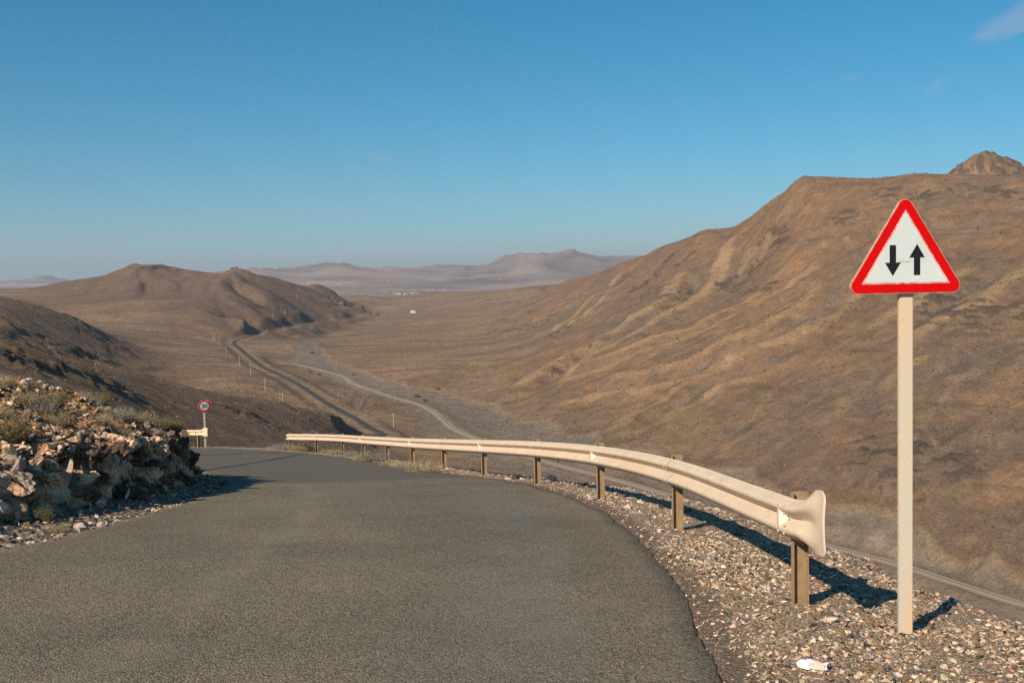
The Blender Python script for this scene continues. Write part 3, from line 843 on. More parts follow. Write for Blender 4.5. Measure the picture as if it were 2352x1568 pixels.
def pebble_field(name, P, size, cols, material, parent=None, sink=.25):
    """many stones joined in one mesh: positions, sizes, colours"""
    n = len(P)
    kind = rng.integers(0, len(PEBBLES), n)
    VS, FS, CS = [], [], []
    off = 0
    for k in range(len(PEBBLES)):
        idx = np.where(kind == k)[0]
        if not len(idx): continue
        v, f = PEBBLES[k]
        a = rng.random(len(idx)) * 2 * np.pi; tx = rng.normal(0, .28, len(idx)); ty = rng.normal(0, .28, len(idx))
        ca, sa = np.cos(a), np.sin(a)
        s = size[idx][:, None] * (1 + .25 * rng.normal(0, 1, (len(idx), 3))).clip(.55, 1.6)
        q = v[None] * s[:, None, :]
        x = q[..., 0]; y = q[..., 1]; z = q[..., 2] + q[..., 0] * tx[:, None] + q[..., 1] * ty[:, None]
        X = x * ca[:, None] - y * sa[:, None] + P[idx, 0][:, None]; Y = x * sa[:, None] + y * ca[:, None] + P[idx, 1][:, None]
        Zq = z + P[idx, 2][:, None] + (size[idx] * sink)[:, None]
        VS.append(np.stack([X, Y, Zq], -1).reshape(-1, 3))
        FS.append((f[None] + (np.arange(len(idx)) * len(v))[:, None, None]).reshape(-1, 3) + off)
        CS.append(np.repeat(cols[idx], len(v), axis=0))
        off += len(idx) * len(v)
    me = fast_mesh(name, np.vstack(VS), np.vstack(FS), False)
    cattr(me, 'tint', np.vstack(CS))
    return link(name, me, material, parent)
def pick_cols(n, names, w):
    w = np.array(w, float); w /= w.sum()
    base = np.array([STONE_COLS[k] for k in names])
    c = base[rng.choice(len(names), n, p=w)]
    return np.clip(c * (1 + .22 * rng.normal(0, 1, (n, 1))).clip(.5, 1.5) * (1 + .05 * rng.normal(0, 1, (n, 3))), .01, .8)
S = Mat('loose_stone', .9, .25)
p = S.pos()
c = S.mix(1.0, S.attr('tint', 'Color'), S.ramp(S.noise(p, 60, 5, .65), [(.25, .6), (.75, 1.3)]), 'MULTIPLY')
c = S.mix(1.0, c, (1.0, .97, .90), 'MULTIPLY')
S.color(c); S.normal(S.bump(S.noise(p, 120, 4, .7), .5, .006))
MAT_PEBBLE = S.m
def stone_mat(name, a, b, scale=9.0, dark=None):
    S = Mat(name, .9, .25)
    tc = S.n('TexCoord').outputs['Object']; ri = S.n('ObjectInfo').outputs['Random']
    vec = S.n('VectorMath', {0: tc, 1: S.n('CombineXYZ', {0: S.math('MULTIPLY', ri, 37.0), 1: S.math('MULTIPLY', ri, 91.0), 2: 0.0}).outputs[0]}, operation='ADD').outputs[0]
    c = S.mix(S.ramp(S.noise(vec, 2.2, 6, .65), [(.35, 0), (.65, 1)]), a, b)
    c = S.mix(1.0, c, S.ramp(ri, [(0, .72), (1, 1.25)]), 'MULTIPLY')
    if dark: c = S.mix(S.ramp(S.noise(vec, 3.5, 5, .7), [(.52, 0), (.62, .85)]), c, dark)
    S.color(c); S.normal(S.bump(S.noise(vec, 9, 6, .7), .6, .05))
    return S.m
ST = {
 'cream': stone_mat('cream_caliche', (.50, .385, .29), (.62, .50, .39)), 'pink': stone_mat('pinkish_stone', (.36, .25, .19), (.50, .37, .29)),
 'brown': stone_mat('brown_weathered_stone', (.17, .10, .058), (.26, .165, .095)), 'dark': stone_mat('dark_basalt', (.056, .046, .038), (.11, .092, .075)),
 'grey': stone_mat('grey_basalt', (.125, .102, .080), (.21, .17, .13)), 'ochre': stone_mat('ochre_lichen_stone', (.20, .13, .07), (.24, .17, .10), dark=(.50, .25, .02)),
 'mixed': stone_mat('basalt_with_pale_crust', (.085, .070, .056), (.15, .12, .094), dark=(.44, .32, .22)), 'red': stone_mat('red_stone', (.16, .06, .035), (.24, .10, .06))}
ROCKS = [bm_mesh('angular_rock', hull_rock(300 + k, 15 + k % 6, (1, .62 + .1 * (k % 4), .45 + .12 * (k % 4)), .32)) for k in range(12)]
_rk = {}
def rock_mesh(k, mk):
    """one mesh per (shape, material), shared by all its copies"""
    if (k, mk) not in _rk:
        m = ROCKS[k].copy(); m.materials.clear(); m.materials.append(ST[mk]); _rk[(k, mk)] = m
    return _rk[(k, mk)]

# gravel shoulder on the valley side -------------------------------------
q1 = np.concatenate([np.linspace(0, 10, 60, endpoint=False), np.linspace(10, 36, 420, endpoint=False), np.linspace(36, rs[-1], 220)])
Sa = np.stack([np.interp(q1, rs, RE[:, c]) for c in (0, 1)], 1); Sn = np.stack([np.interp(q1, rs, RN[:, c]) for c in (0, 1)], 1)
def shoulder_width(y): return np.interp(y, [-5, 5, 8, 10, 14, 20, 28, 40, 50, 60], [3.4, 3.0, 2.5, 2.1, 2.0, 2.1, 2.0, 1.8, 1.6, 1.8])
def shoulder_z(x, y, d):
    """x,y in plan, d metres outside the asphalt edge"""
    w_ = shoulder_width(y) + .22 * fbm(x * .9 + 3, y * .9, 3)
    z = zroad(x, y) - .034 + .022 * sstep(-.03, .12, d) - .10 * np.maximum(d - .8, 0)
    z = z + .028 * fbm(x * 1.6, y * 1.6, 4) * sstep(0, .4, d) + .05 * np.exp(-((d - w_ + .35) / .35) ** 2) * (.4 + .6 * perlin(x * .7, y * .7 + 9))
    over = np.maximum(d - w_, 0)
    return z - .62 * over - .15 * (1 - np.exp(-over * 3)) + .12 * fbm(x * .8, y * .8 + 30, 3) * sstep(0, 1.5, over)
dd = np.concatenate([[-.35], np.linspace(-.08, 3.2, 56), np.linspace(3.4, 6, 12), np.linspace(7, 34, 14)])
XY = Sa[:, None] + Sn[:, None] * dd[None, :, None]
Zs = shoulder_z(XY[..., 0], XY[..., 1], np.broadcast_to(dd[None], XY.shape[:2]))
Zs[:, 0] -= .12; Zs[:, 1] -= .03
# end part past the bend must not fold over itself
V = np.dstack([XY, Zs]).reshape(-1, 3)
me = fast_mesh('gravel_shoulder', V, grid_faces(len(q1), len(dd)), True)
fattr(me, 'out', np.tile(dd, len(q1)))
Gm = Mat('fine_gravel', .95, .2)
p = Gm.pos()
v = Gm.voro(p, 55.0); sc_ = Gm.n('SeparateColor', {0: v.outputs['Color']})
v2 = Gm.voro(p, 130.0); s2_ = Gm.n('SeparateColor', {0: v2.outputs['Color']})
c = Gm.ramp(sc_.outputs[0], [(0, (.085, .078, .068)), (.22, (.16, .14, .118)), (.38, (.24, .15, .095)), (.46, (.38, .29, .205)), (.62, (.56, .43, .31)), (1, (.62, .49, .37))])
c2 = Gm.ramp(s2_.outputs[0], [(0, (.05, .047, .043)), (.45, (.115, .10, .086)), (.65, (.28, .215, .155)), (1, (.56, .45, .345))])
c = Gm.mix(.45, c, c2)
patch = Gm.ramp(Gm.noise(p, 1.1, 5, .6), [(.42, 0), (.62, 1)])
c = Gm.mix(Gm.math('MULTIPLY', patch, .5), c, Gm.mix(s2_.outputs[1], (.12, .10, .08), (.42, .32, .225)))
edge_ = Gm.ramp(Gm.math('ADD', Gm.attr('out'), Gm.math('MULTIPLY', Gm.noise(p, 5.0, 5, .7), -.30)), [(.0, 1), (.16, 0)])
c = Gm.mix(Gm.math('MULTIPLY', edge_, .6), c, Gm.mix(s2_.outputs[2], (.026, .024, .021), (.11, .096, .078)))
far_ = Gm.ramp(Gm.math('MULTIPLY', Gm.attr('out'), .1), [(.30, 0), (.6, 1)])
c = Gm.mix(far_, c, Gm.mix(Gm.noise(p, 1.5, 8, .7), (.09, .068, .048), (.24, .165, .105)))
c = Gm.mix(1.0, c, (1.10, .98, .86), 'MULTIPLY')
Gm.color(c)
Gm.normal(Gm.bump(Gm.math('ADD', Gm.math('MULTIPLY', v.outputs['Distance'], -1.0), Gm.math('MULTIPLY', v2.outputs['Distance'], -.4)), .9, .02))
shoulder = link('gravel_shoulder', me, Gm.m)
tag(shoulder, 'stony gravel shoulder between asphalt and drop', kind='structure')

def shoulder_points(n, s0, s1, d0, d1, power=1.0):
    s_ = s0 + (s1 - s0) * rng.random(n) ** power; d_ = d0 + (d1 - d0) * rng.random(n)
    x0 = np.stack([np.interp(s_, rs, RE[:, c]) for c in (0, 1)], 1); n0 = np.stack([np.interp(s_, rs, RN[:, c]) for c in (0, 1)], 1)
    xy = x0 + n0 * d_[:, None]
    return np.column_stack([xy, shoulder_z(xy[:, 0], xy[:, 1], d_)]), d_
def s_at_y(y): return rs[np.argmin(np.abs(RE[:, 1] - y) + (RE[:, 1] > 47) * 0)]
s5, s11, s20, s34, s46 = (s_at_y(y) for y in (4.8, 11, 20, 34, 45))
GN = ['cream', 'white', 'pink', 'grey', 'dark', 'red', 'brown', 'ochre', 'olive', 'mid']; GW = [.30, .08, .15, .10, .07, .06, .08, .03, .03, .12]
Ps, szs = [], []
for (n, a, b, d1, lo, hi, pw) in ((34000, s5, s11, 3.0, .0075, .036, 1), (12000, s11, s20, 2.9, .010, .036, 1), (5000, s20, s34, 2.7, .012, .038, 1), (2500, s34, s46, 2.4, .02, .045, 1)):
    P, d = shoulder_points(n, a, b, -.28, d1, pw)
    # stones thin out towards the asphalt and in the dark sandy patches
    dens = sstep(.0, .35, d) * .6 + .4
    patch = sstep(.15, -.25, fbm(P[:, 0] * .8, P[:, 1] * .8 + 4, 3)) * .6 + .4
    dens = np.where(d < 0, .03 + .32 * sstep(-.12, 0, d), dens)
    keep = rng.random(n) < dens * patch
    u = rng.random(n)
    sz = (lo + (hi - lo) * u ** 3.0) * np.where(d < .2, .75, 1.0)
    Ps.append(P[keep]); szs.append(sz[keep])
P = np.vstack(Ps); sz = np.concatenate(szs)
g = pebble_field('gravel', P, sz, pick_cols(len(P), GN, GW), MAT_PEBBLE, sink=.08)
tag(g, 'loose cream, grey and rust coloured gravel on the shoulder', kind='stuff')
# pick-apart stones, children of the shoulder
P, d = shoulder_points(330, s5, s34, .25, 2.7, .8)
cnt = 0
for (x, y, z), d_ in zip(P, d):
    if cnt >= 235: break
    px, py, _ = project((x, y, z))
    if not (1000 < px < 2352 and py < 1568): continue
    s_ = (.022 + .05 * random.random() ** 2.2) * (1.0 if y < 12 else 1.35)
    mk = random.choices(['cream', 'pink', 'brown', 'dark', 'grey', 'red', 'mixed'], [.34, .14, .10, .12, .18, .10, .03])[0]
    o = link('stone', rock_mesh(random.randrange(12), mk), None, shoulder, (x, y, z + s_ * .18), (random.gauss(0, .2), random.gauss(0, .2), random.uniform(0, 6.28)), (s_ * random.uniform(.8, 1.4), s_, s_ * random.uniform(.6, 1)))
    cnt += 1

# rocky bank on the uphill side -------------------------------------------
q2 = np.concatenate([np.linspace(0, 14, 60, endpoint=False), np.linspace(14, 36, 520, endpoint=False), np.linspace(36, ls[-1], 120)])
Ba = np.stack([np.interp(q2, ls, LE[:, c]) for c in (0, 1)], 1); Bn = np.stack([np.interp(q2, ls, LN[:, c]) for c in (0, 1)], 1)
BF = dict(y=[-5, 8, 10, 12, 14, 16, 18, 20, 22, 24, 27, 32, 60], d0=[1.5, 1.3, 1.05, .95, .80, .60, .55, .62, .85, 1.1, 1.4, 1.6, 1.8], hf=[.65, .6, .57, .58, .66, .76, .86, .88, .78, .58, .4, .3, .3])
def bank_z(x, y, ye, d):
    d0 = np.interp(ye, BF['y'], BF['d0']); hf = np.interp(ye, BF['y'], BF['hf'])
    zr = zroad(x, ye)
    wf = .34 + .12 * perlin(ye * .8, ye * 0 + 2)
    rise = sstep(0, 1, (d - d0) / wf) ** 1.15
    z = zr - .01 - .02 * np.minimum(d, .5) + hf * rise * (1 + .18 * fbm(ye * 1.1, ye * 0 + 6, 3)) + .42 * np.maximum(0, d - d0 - wf * .7) + .10 * sstep(.1, d0 + .01, d) * (d0 > .5)
    cap = np.interp(y, [-5, 8, 12, 15, 18, 20, 22.5, 25, 30, 60], [1.5, 1.4, .75, .42, .10, -.42, -1.35, -2.5, -3.6, -7.0]) - CROSS * 6 * 0 - .14 * np.maximum(0, d - 3.8) + .05 * fbm(x * .5, y * .5, 2)
    k = .22
    h = np.clip(.5 + .5 * (cap - z) / k, 0, 1)
    z = cap * (1 - h) + z * h - k * h * (1 - h)
    z = z + .05 * fbm(x * 1.3, y * 1.3, 4) * sstep(d0 + wf, d0 + wf + .6, d) + .012 * fbm(x * 3, y * 3, 2)
    return z - .45 * np.maximum(0, d - 7.5)
db = np.concatenate([[-.3, -.05], np.linspace(0, 2.2, 100), np.linspace(2.26, 6, 50), np.linspace(6.3, 30, 26)])
XY = Ba[:, None] + Bn[:, None] * db[None, :, None]
YE = np.broadcast_to(Ba[:, 1][:, None], XY.shape[:2]); DB = np.broadcast_to(db[None], XY.shape[:2])
Zb = bank_z(XY[..., 0], XY[..., 1], YE, DB)
Zb[:, 0] -= .15; Zb[:, 1] -= .03
# fractured blocks pushed in and out of the face
d0g = np.interp(YE, BF['y'], BF['d0'])
facew = sstep(-.12, .05, DB - d0g) * (1 - sstep(.55, .95, DB - d0g)) * sstep(7, 9, YE) * (1 - sstep(27, 33, YE))
seeds_s = rng.random(620) * 24 + 14; seeds_h = rng.random(620) * 1.35
sv = rng.normal(0, 1, 620); st1 = rng.normal(0, 1, 620); st2 = rng.normal(0, 1, 620); scol = rng.random(620)
SG = np.broadcast_to(q2[:, None], DB.shape)
HG = Zb - zroad(XY[..., 0], YE)
HG2 = HG + (DB - d0g) * .6
m = (facew > 0.01)
fs, fh = SG[m] + .06 * perlin(SG[m] * 2.5, HG2[m] * 2.5), HG2[m] + .05 * perlin(SG[m] * 2.5 + 9, HG2[m] * 2.5)
best = np.full(fs.shape, 1e9); second = np.full(fs.shape, 1e9); bi = np.zeros(fs.shape, int)
for k in range(620):
    dk = (fs - seeds_s[k]) ** 2 + ((fh - seeds_h[k]) * 1.25) ** 2
    lt = dk < best
    second = np.where(lt, best, np.minimum(second, dk)); bi = np.where(lt, k, bi); best = np.where(lt, dk, best)
crack = np.sqrt(second) - np.sqrt(best)
offs = .10 * sv[bi] + .40 * st1[bi] * (fs - seeds_s[bi]) + .40 * st2[bi] * (fh - seeds_h[bi]) - .09 * (1 - sstep(0, .06, crack))
OFF = np.zeros(DB.shape); OFF[m] = offs * facew[m]
XY = XY - Bn[:, None] * (OFF * .85)[..., None]
Zb = Zb + OFF * .22 + facew * .008 * fbm(SG * 6, HG * 6, 2)
BC = np.full(DB.shape, .5); BC[m] = scol[bi]
CR = np.zeros(DB.shape); CR[m] = (1 - sstep(0, .04, crack)) * facew[m]
V = np.dstack([XY, Zb]).reshape(-1, 3)
BANK_V = V.copy(); BANK_D = DB.ravel().copy(); BANK_YE = YE.ravel().copy(); BANK_FACE = facew.ravel().copy()
me = fast_mesh('rocky_bank', V, grid_faces(len(q2), len(db))[:, ::-1], False)
fattr(me, 'foot', (1 - sstep(-.2, .12, DB - d0g + .1 * fbm(SG * 2, HG * 2, 3))).ravel()); fattr(me, 'face', facew.ravel()); fattr(me, 'block', BC.ravel()); fattr(me, 'out', DB.ravel()); fattr(me, 'alongroad', YE.ravel())
Bm = Mat('fractured_bank', .95, .15)
p = Bm.pos()
nz = Bm.noise(p, 1.4, 7, .65); nf = Bm.noise(p, 11, 7, .7); n2 = Bm.noise(p, 4.0, 6, .65, .5)
soil = Bm.mix(Bm.ramp(nz, [(.35, 0), (.65, 1)]), (.21, .112, .055), (.34, .20, .105))
soil = Bm.mix(Bm.ramp(nf, [(.45, 0), (.7, .7)]), soil, (.46, .32, .21))
blk = Bm.attr('block')
rockc = Bm.ramp(Bm.math('ADD', blk, Bm.math('MULTIPLY', Bm.math('SUBTRACT', n2, .5), .7)), [(.20, (.062, .050, .042)), (.42, (.125, .095, .072)), (.50, (.25, .145, .085)), (.66, (.40, .25, .155)), (.78, (.52, .40, .30)), (.95, (.60, .49, .39))])
rockc = Bm.mix(Bm.ramp(nf, [(.5, 0), (.75, .5)]), rockc, (.50, .40, .31))
# the pale crusted end by the left
pale = Bm.ramp(Bm.math('ADD', Bm.math('MULTIPLY', Bm.attr('alongroad'), .05), Bm.math('MULTIPLY', Bm.noise(p, .9, 3), .18)), [(.66, 1), (.78, 0)])
rockc = Bm.mix(Bm.math('MULTIPLY', pale, Bm.ramp(n2, [(.36, 0), (.52, .9)])), rockc, (.56, .47, .40))
c = Bm.mix(Bm.ramp(Bm.attr('face'), [(.25, 0), (.75, 1)]), soil, rockc)
grav = Bm.mix(Bm.n('SeparateColor', {0: Bm.voro(p, 42.0).outputs['Color']}).outputs[0], (.06, .054, .048), (.36, .275, .20))
c = Bm.mix(1.0, c, (1.16, 1.0, .84), 'MULTIPLY')
c = Bm.mix(Bm.attr('foot'), c, grav)
c = Bm.mix(Bm.ramp(Bm.math('MULTIPLY', Bm.attr('out'), .1), [(.5, 0), (.8, 1)]), c, (.15, .10, .065))
Bm.color(c)
vb = Bm.voro(p, 6.5); vb2 = Bm.voro(p, 15.0)
Bm.normal(Bm.bump(Bm.math('ADD', Bm.math('ADD', Bm.math('MULTIPLY', nf, .5), Bm.math('MULTIPLY', vb2.outputs['Distance'], -.8)), Bm.math('MULTIPLY', vb.outputs['Distance'], -1.6)), .9, .07))
bank = link('rocky_bank', me, Bm.m)
tag(bank, 'low bank of broken rock and stony soil on the uphill roadside', kind='structure')

bpx, bpy_, bdep = project(BANK_V)
def bank_hit(px, py, tol=14):
    m = (np.abs(bpx - px) < tol) & (np.abs(bpy_ - py) < tol) & (bdep > 3)
    if not m.any(): return None
    k = np.where(m)[0]
    # the near visible surface
    near = k[bdep[k] < bdep[k].min() + 1.2]
    return BANK_V[near[np.argmin(np.hypot(bpx[near] - px, bpy_[near] - py))]]
bvis = (bpx > -60) & (bpx < 560) & (bpy_ > 850) & (bpy_ < 1300) & (bdep > 5)
# small stones over the top and at the foot
def bank_points(n, cond):
    idx = np.where(bvis & cond)[0]
    # area weighting: cells are finer close to the road
    w_ = np.where(BANK_D[idx] < 2.2, .022, .075); w_ = w_ / w_.sum()
    return BANK_V[rng.choice(idx, n, p=w_)] + rng.normal(0, .02, (n, 3)) * (1, 1, .2)
d0v = np.interp(BANK_YE, BF['y'], BF['d0'])
top = (BANK_D > d0v + .38) & (BANK_D < 6)
foot = (BANK_D > .02) & (BANK_D < d0v + .1)
P1 = bank_points(8500, top); P2 = bank_points(3800, foot)
c1 = pick_cols(len(P1), ['cream', 'pink', 'brown', 'ochre', 'grey', 'dark', 'mid'], [.26, .20, .30, .06, .05, .04, .09])
c2 = pick_cols(len(P2), ['cream', 'pink', 'brown', 'grey', 'dark', 'mid'], [.26, .12, .12, .22, .13, .15])
u1 = rng.random(len(P1)); u2 = rng.random(len(P2))
g = pebble_field('bank_rubble', np.vstack([P1, P2]), np.concatenate([.016 + .062 * u1 ** 2.4, .010 + .04 * u2 ** 2.5]), np.vstack([c1, c2]), MAT_PEBBLE)
tag(g, 'small angular rubble lying over the bank and its foot', kind='stuff')
# larger blocks: set in the face, lying on top, and along the asphalt edge
cnt = 0
idx = np.where(bvis & (BANK_FACE > .5) & (BANK_YE > 9) & (BANK_YE < 26))[0]
for k in rng.choice(idx, 165, replace=False):
    x, y, z = BANK_V[k]
    s_ = .05 + .13 * random.random() ** 1.8
    mk = random.choices(['cream', 'pink', 'dark', 'grey', 'mixed'], [.16, .22, .34, .12, .16])[0]
    link('stone', rock_mesh(random.randrange(12), mk), None, bank, (x, y, z), (random.uniform(0, 6), random.uniform(0, 6), random.uniform(0, 6)), (s_ * random.uniform(1, 1.7), s_, s_ * random.uniform(.6, 1)))
idx = np.where(bvis & top)[0]
w_ = np.where(BANK_D[idx] < 2.2, .03, .06); w_ /= w_.sum()
for k in rng.choice(idx, 100, replace=False, p=w_):
    x, y, z = BANK_V[k]
    s_ = .04 + .08 * random.random() ** 2
    mk = random.choices(['cream', 'pink', 'brown', 'grey', 'dark', 'mixed'], [.26, .24, .34, .06, .06, .04])[0]
    link('stone', rock_mesh(random.randrange(12), mk), None, bank, (x, y, z + s_ * .2), (random.gauss(0, .35), random.gauss(0, .35), random.uniform(0, 6)), (s_ * random.uniform(.9, 1.5), s_, s_ * random.uniform(.7, 1)))
idx = np.where(bvis & foot & (BANK_YE > 9.5))[0]
for k in rng.choice(idx, 34, replace=False):
    x, y, z = BANK_V[k]
    s_ = .03 + .06 * random.random() ** 2
    mk = random.choices(['cream', 'pink', 'brown', 'grey', 'dark'], [.45, .15, .15, .15, .1])[0]
    link('stone', rock_mesh(random.randrange(12), mk), None, bank, (x, y, z + s_ * .25), (random.gauss(0, .3), random.gauss(0, .3), random.uniform(0, 6)), (s_ * random.uniform(.9, 1.6), s_, s_ * random.uniform(.6, 1)))

def boulder(px, py, wpx, hpx, mk, label, k, surf='bank', sunk=.3):
    P = bank_hit(px, py) if surf == 'bank' else None
    if P is None:
        P = road_pt(px, py); P[2] -= .06
    D = P[1]
    sx_ = wpx / FP * D / 2; sz_ = hpx / FP * D / 2
    o = link('rock', rock_mesh(k, mk), None, None, (P[0], P[1], P[2] + sz_ * (1 - sunk)), (0, 0, random.uniform(-.4, .4)), (sx_, sx_ * .9, sz_ * 1.6))
    return tag(o, label, 'rock')
boulder(90, 1008, 38, 26, 'brown', 'large brown angular rock on the bank beneath the green shrub', 1)
boulder(136, 992, 28, 18, 'brown', 'rounded dull brown rock just left of the orange-stained one', 2)
boulder(155, 1001, 26, 16, 'ochre', 'rock stained bright orange-yellow with lichen, on top of the bank', 3)
boulder(365, 1003, 34, 28, 'grey', 'big grey boulder at the crest near the far end of the bank', 4)
boulder(296, 1052, 24, 26, 'pink', 'pale rock with an orange side jutting from the rim of the bank', 5)
boulder(192, 1218, 40, 24, 'cream', 'biggest cream stone at the asphalt edge below the bank', 6, sunk=.1)
boulder(232, 1212, 26, 16, 'cream', 'rounded cream stone next to the biggest one at the asphalt edge', 7, sunk=.1)
boulder(265, 1203, 20, 12, 'pink', 'small flat stone at the end of the row by the asphalt edge', 8, sunk=.1)
boulder(45, 1243, 20, 14, 'cream', 'round cream stone at the asphalt edge near the left of the picture', 9, sunk=.1)
# ================================================================ guard rails
def rail_mat():
    m = Mat('dusty_cream_rail_paint', .55, .4)
    p = m.pos()
    c = m.mix(m.ramp(m.noise(p, 3.0, 6, .6), [(.3, 0), (.7, 1)]), (.57, .43, .30), (.65, .515, .38))
    c = m.mix(m.ramp(m.noise(m.scaled(p, (1, 1, 5)), 6.0, 7, .7), [(.54, 0), (.72, .6)]), c, (.42, .29, .18))
    c = m.mix(m.ramp(m.noise(p, 14.0, 5, .7), [(.62, 0), (.75, .35)]), c, (.74, .68, .60))
    m.color(c); m.normal(m.bump(m.noise(p, 30, 4, .6), .12, .01))
    return m.m
def post_mat():
    m = Mat('rusty_dusty_post', .85, .25)
    p = m.pos()
    c = m.mix(m.ramp(m.noise(p, 9.0, 7, .7), [(.3, 0), (.7, 1)]), (.24, .145, .075), (.36, .25, .145))
    c = m.mix(m.ramp(m.noise(p, 60, 5, .7), [(.5, 0), (.7, .5)]), c, (.14, .085, .045))
    m.color(c); m.normal(m.bump(m.noise(p, 80, 5, .7), .6, .006))
    return m.m
def plain(name, col, rough=.5, var=.15, scale=8.0, spec=.4):
    m = Mat(name, rough, spec)
    tc = m.n('TexCoord').outputs['Object']
    m.color(m.mix(1.0, col, m.ramp(m.noise(tc, scale, 6, .65), [(.25, 1 - var), (.75, 1 + var)]), 'MULTIPLY'))
    return m.m
MAT_RAIL, MAT_POST = rail_mat(), post_mat()
MAT_BOLT = plain('dusty_bolt_head', (.50, .37, .25), .6)
MAT_REFL = plain('reflector_face', (.66, .67, .60), .3)
MAT_BRKT = plain('reflector_bracket', (.42, .33, .23), .6)

H = .31
PROF = [(.004, 0.0), (.010, .008), (.032, .020), (.066, .040), (.079, .055), (.083, .067), (.083, .077), (.078, .090), (.062, .104), (.014, .138), (.003, .149), (.002, .155)]
PROF = np.array(PROF + [(o, H - h) for o, h in reversed(PROF[:-1])])
def frame_at(line, s, q):
    P = np.array([np.interp(q, s, line[:, c]) for c in range(3)])
    e = .05
    a = np.array([np.interp(min(q + e, s[-1]), s, line[:, c]) for c in range(3)]) - np.array([np.interp(max(q - e, s[0]), s, line[:, c]) for c in range(3)])
    a[2] = a[2]
    t = a / np.linalg.norm(a)
    return P, t
def sweep(line, s, q0, q1, step, side, lift, thick=.004, push=0.0, prof=PROF):
    n = max(2, int((q1 - q0) / step) + 1)
    rows = []
    for q in np.linspace(q0, q1, n):
        P, t = frame_at(line, s, min(max(q, s[0]), s[-1]))
        if q < s[0]: P = P + t * (q - s[0])
        if q > s[-1]: P = P + t * (q - s[-1])
        nn = np.array([-t[1], t[0], 0]); nn /= np.linalg.norm(nn); nn *= side
        f = [P + nn * (o + push) + np.array([0, 0, lift + h]) for o, h in prof]
        b = [P + nn * (o + push - thick) + np.array([0, 0, lift + h]) for o, h in prof]
        rows.append(f + b[::-1])
    V = np.array(rows); m = V.shape[1]
    F = []
    for i in range(n - 1):
        for j in range(m):
            k = (j + 1) % m
            F.append((i * m + j, i * m + k, (i + 1) * m + k, (i + 1) * m + j))
    me = fast_mesh('panel', V.reshape(-1, 3), np.array(F)[:, ::-1] if side > 0 else np.array(F), False)
    return me
def terminal(line, s, side, lift, length=.90, end=0):
    """flared fish-tail end beyond station 0"""
    n = 18
    rows = []
    P0, t = frame_at(line, s, s[0] + .08)
    P0 = np.array([np.interp(s[0], s, line[:, c]) for c in range(3)])
    nn = np.array([-t[1], t[0], 0]); nn /= np.linalg.norm(nn); nn *= side
    for i in range(n):
        u = i / (n - 1)
        q = -.16 + (length + .16) * u
        fl = sstep(.42, .78, u)
        row_f, row_b = [], []
        for (o, h) in PROF:
            hn = (h - H / 2) / (H / 2)
            hh = H / 2 + (h - H / 2) * (1 + .50 * fl)
            k_ = sstep(.48, .92, u); oo = o * (1 - k_) + k_ * (.062 - .018 * hn * hn) + .012 * sstep(.9, 1.0, u)
            oo += .02 * sstep(.92, 1.0, u) * 0
            ex = -.075 * (max(0, abs(hn) - .72) / .28) ** 2.2 * sstep(.7, 1, u)
            B = P0 - t * (q + ex)
            row_f.append(B + nn * (oo + .005) + np.array([0, 0, lift + hh + .06 * sstep(.2, 1, u)]))
            row_b.append(B + nn * (oo + .001) + np.array([0, 0, lift + hh + .06 * sstep(.2, 1, u)]))
        rows.append(row_f + row_b[::-1])
    V = np.array(rows); m = V.shape[1]
    F = [(i * m + j, i * m + (j + 1) % m, (i + 1) * m + (j + 1) % m, (i + 1) * m + j) for i in range(n - 1) for j in range(m)]
    half = m // 2
    F += [((n - 1) * m + j, (n - 1) * m + j + 1, (n - 1) * m + m - 2 - j, (n - 1) * m + m - 1 - j) for j in range(half - 1)]
    return fast_mesh('terminal', V.reshape(-1, 3), np.array(F) if side > 0 else np.array(F)[:, ::-1], True)
def c_post(height, sink=.5):
    """C section, web across the rail, open towards -Y"""
    bm = bmesh.new()
    w, fl, th = .12, .055, .006
    out = [(-w / 2, -fl), (-w / 2 + th, -fl), (-w / 2 + th, -th), (w / 2 - th, -th), (w / 2 - th, -fl), (w / 2, -fl), (w / 2, 0), (-w / 2, 0)]
    A = [bm.verts.new((x, y, -sink)) for x, y in out]; B = [bm.verts.new((x, y, height)) for x, y in out]
    for k in range(8):
        bm.faces.new((A[k], A[(k + 1) % 8], B[(k + 1) % 8], B[k]))
    for R in (B,):
        for q in ((0, 1, 2, 7), (2, 3, 6, 7), (3, 4, 5, 6)):
            bm.faces.new([R[k] for k in q])
    bmesh.ops.recalc_face_normals(bm, faces=bm.faces[:])
    return bm_mesh('post', bm)
ME_POST = c_post(.845); ME_POST.materials.append(MAT_POST)
def reflector_mesh():
    bm = bmesh.new()
    poly = [(0.0, -.048), (.092, -.082), (.092, .076), (0.0, .046)]   # trapezoid filling the groove
    A = [bm.verts.new((x, -.004, z)) for x, z in poly]; B = [bm.verts.new((x, .004, z)) for x, z in poly]
    bm.faces.new(A); bm.faces.new(B[::-1])
    for k in range(4): bm.faces.new((A[(k + 1) % 4], A[k], B[k], B[(k + 1) % 4]))
    bmesh.ops.recalc_face_normals(bm, faces=bm.faces[:])
    return bm_mesh('reflector', bm)
def reflector_face():
    bm = bmesh.new()
    poly = [(.010, -.040), (.082, -.066), (.082, .060), (.010, .038)]
    bm_prism(bm, poly, -.0065, -.0045)
    return bm_mesh('reflector_face', bm)
ME_RF, ME_RFF = reflector_mesh(), reflector_face()
ME_RF.materials.append(MAT_BRKT); ME_RFF.materials.append(MAT_REFL)
bm = bmesh.new(); bmesh.ops.create_uvsphere(bm, u_segments=8, v_segments=5, radius=1); ME_BOLT = bm_mesh('bolt', bm, True); ME_BOLT.materials.append(MAT_BOLT)

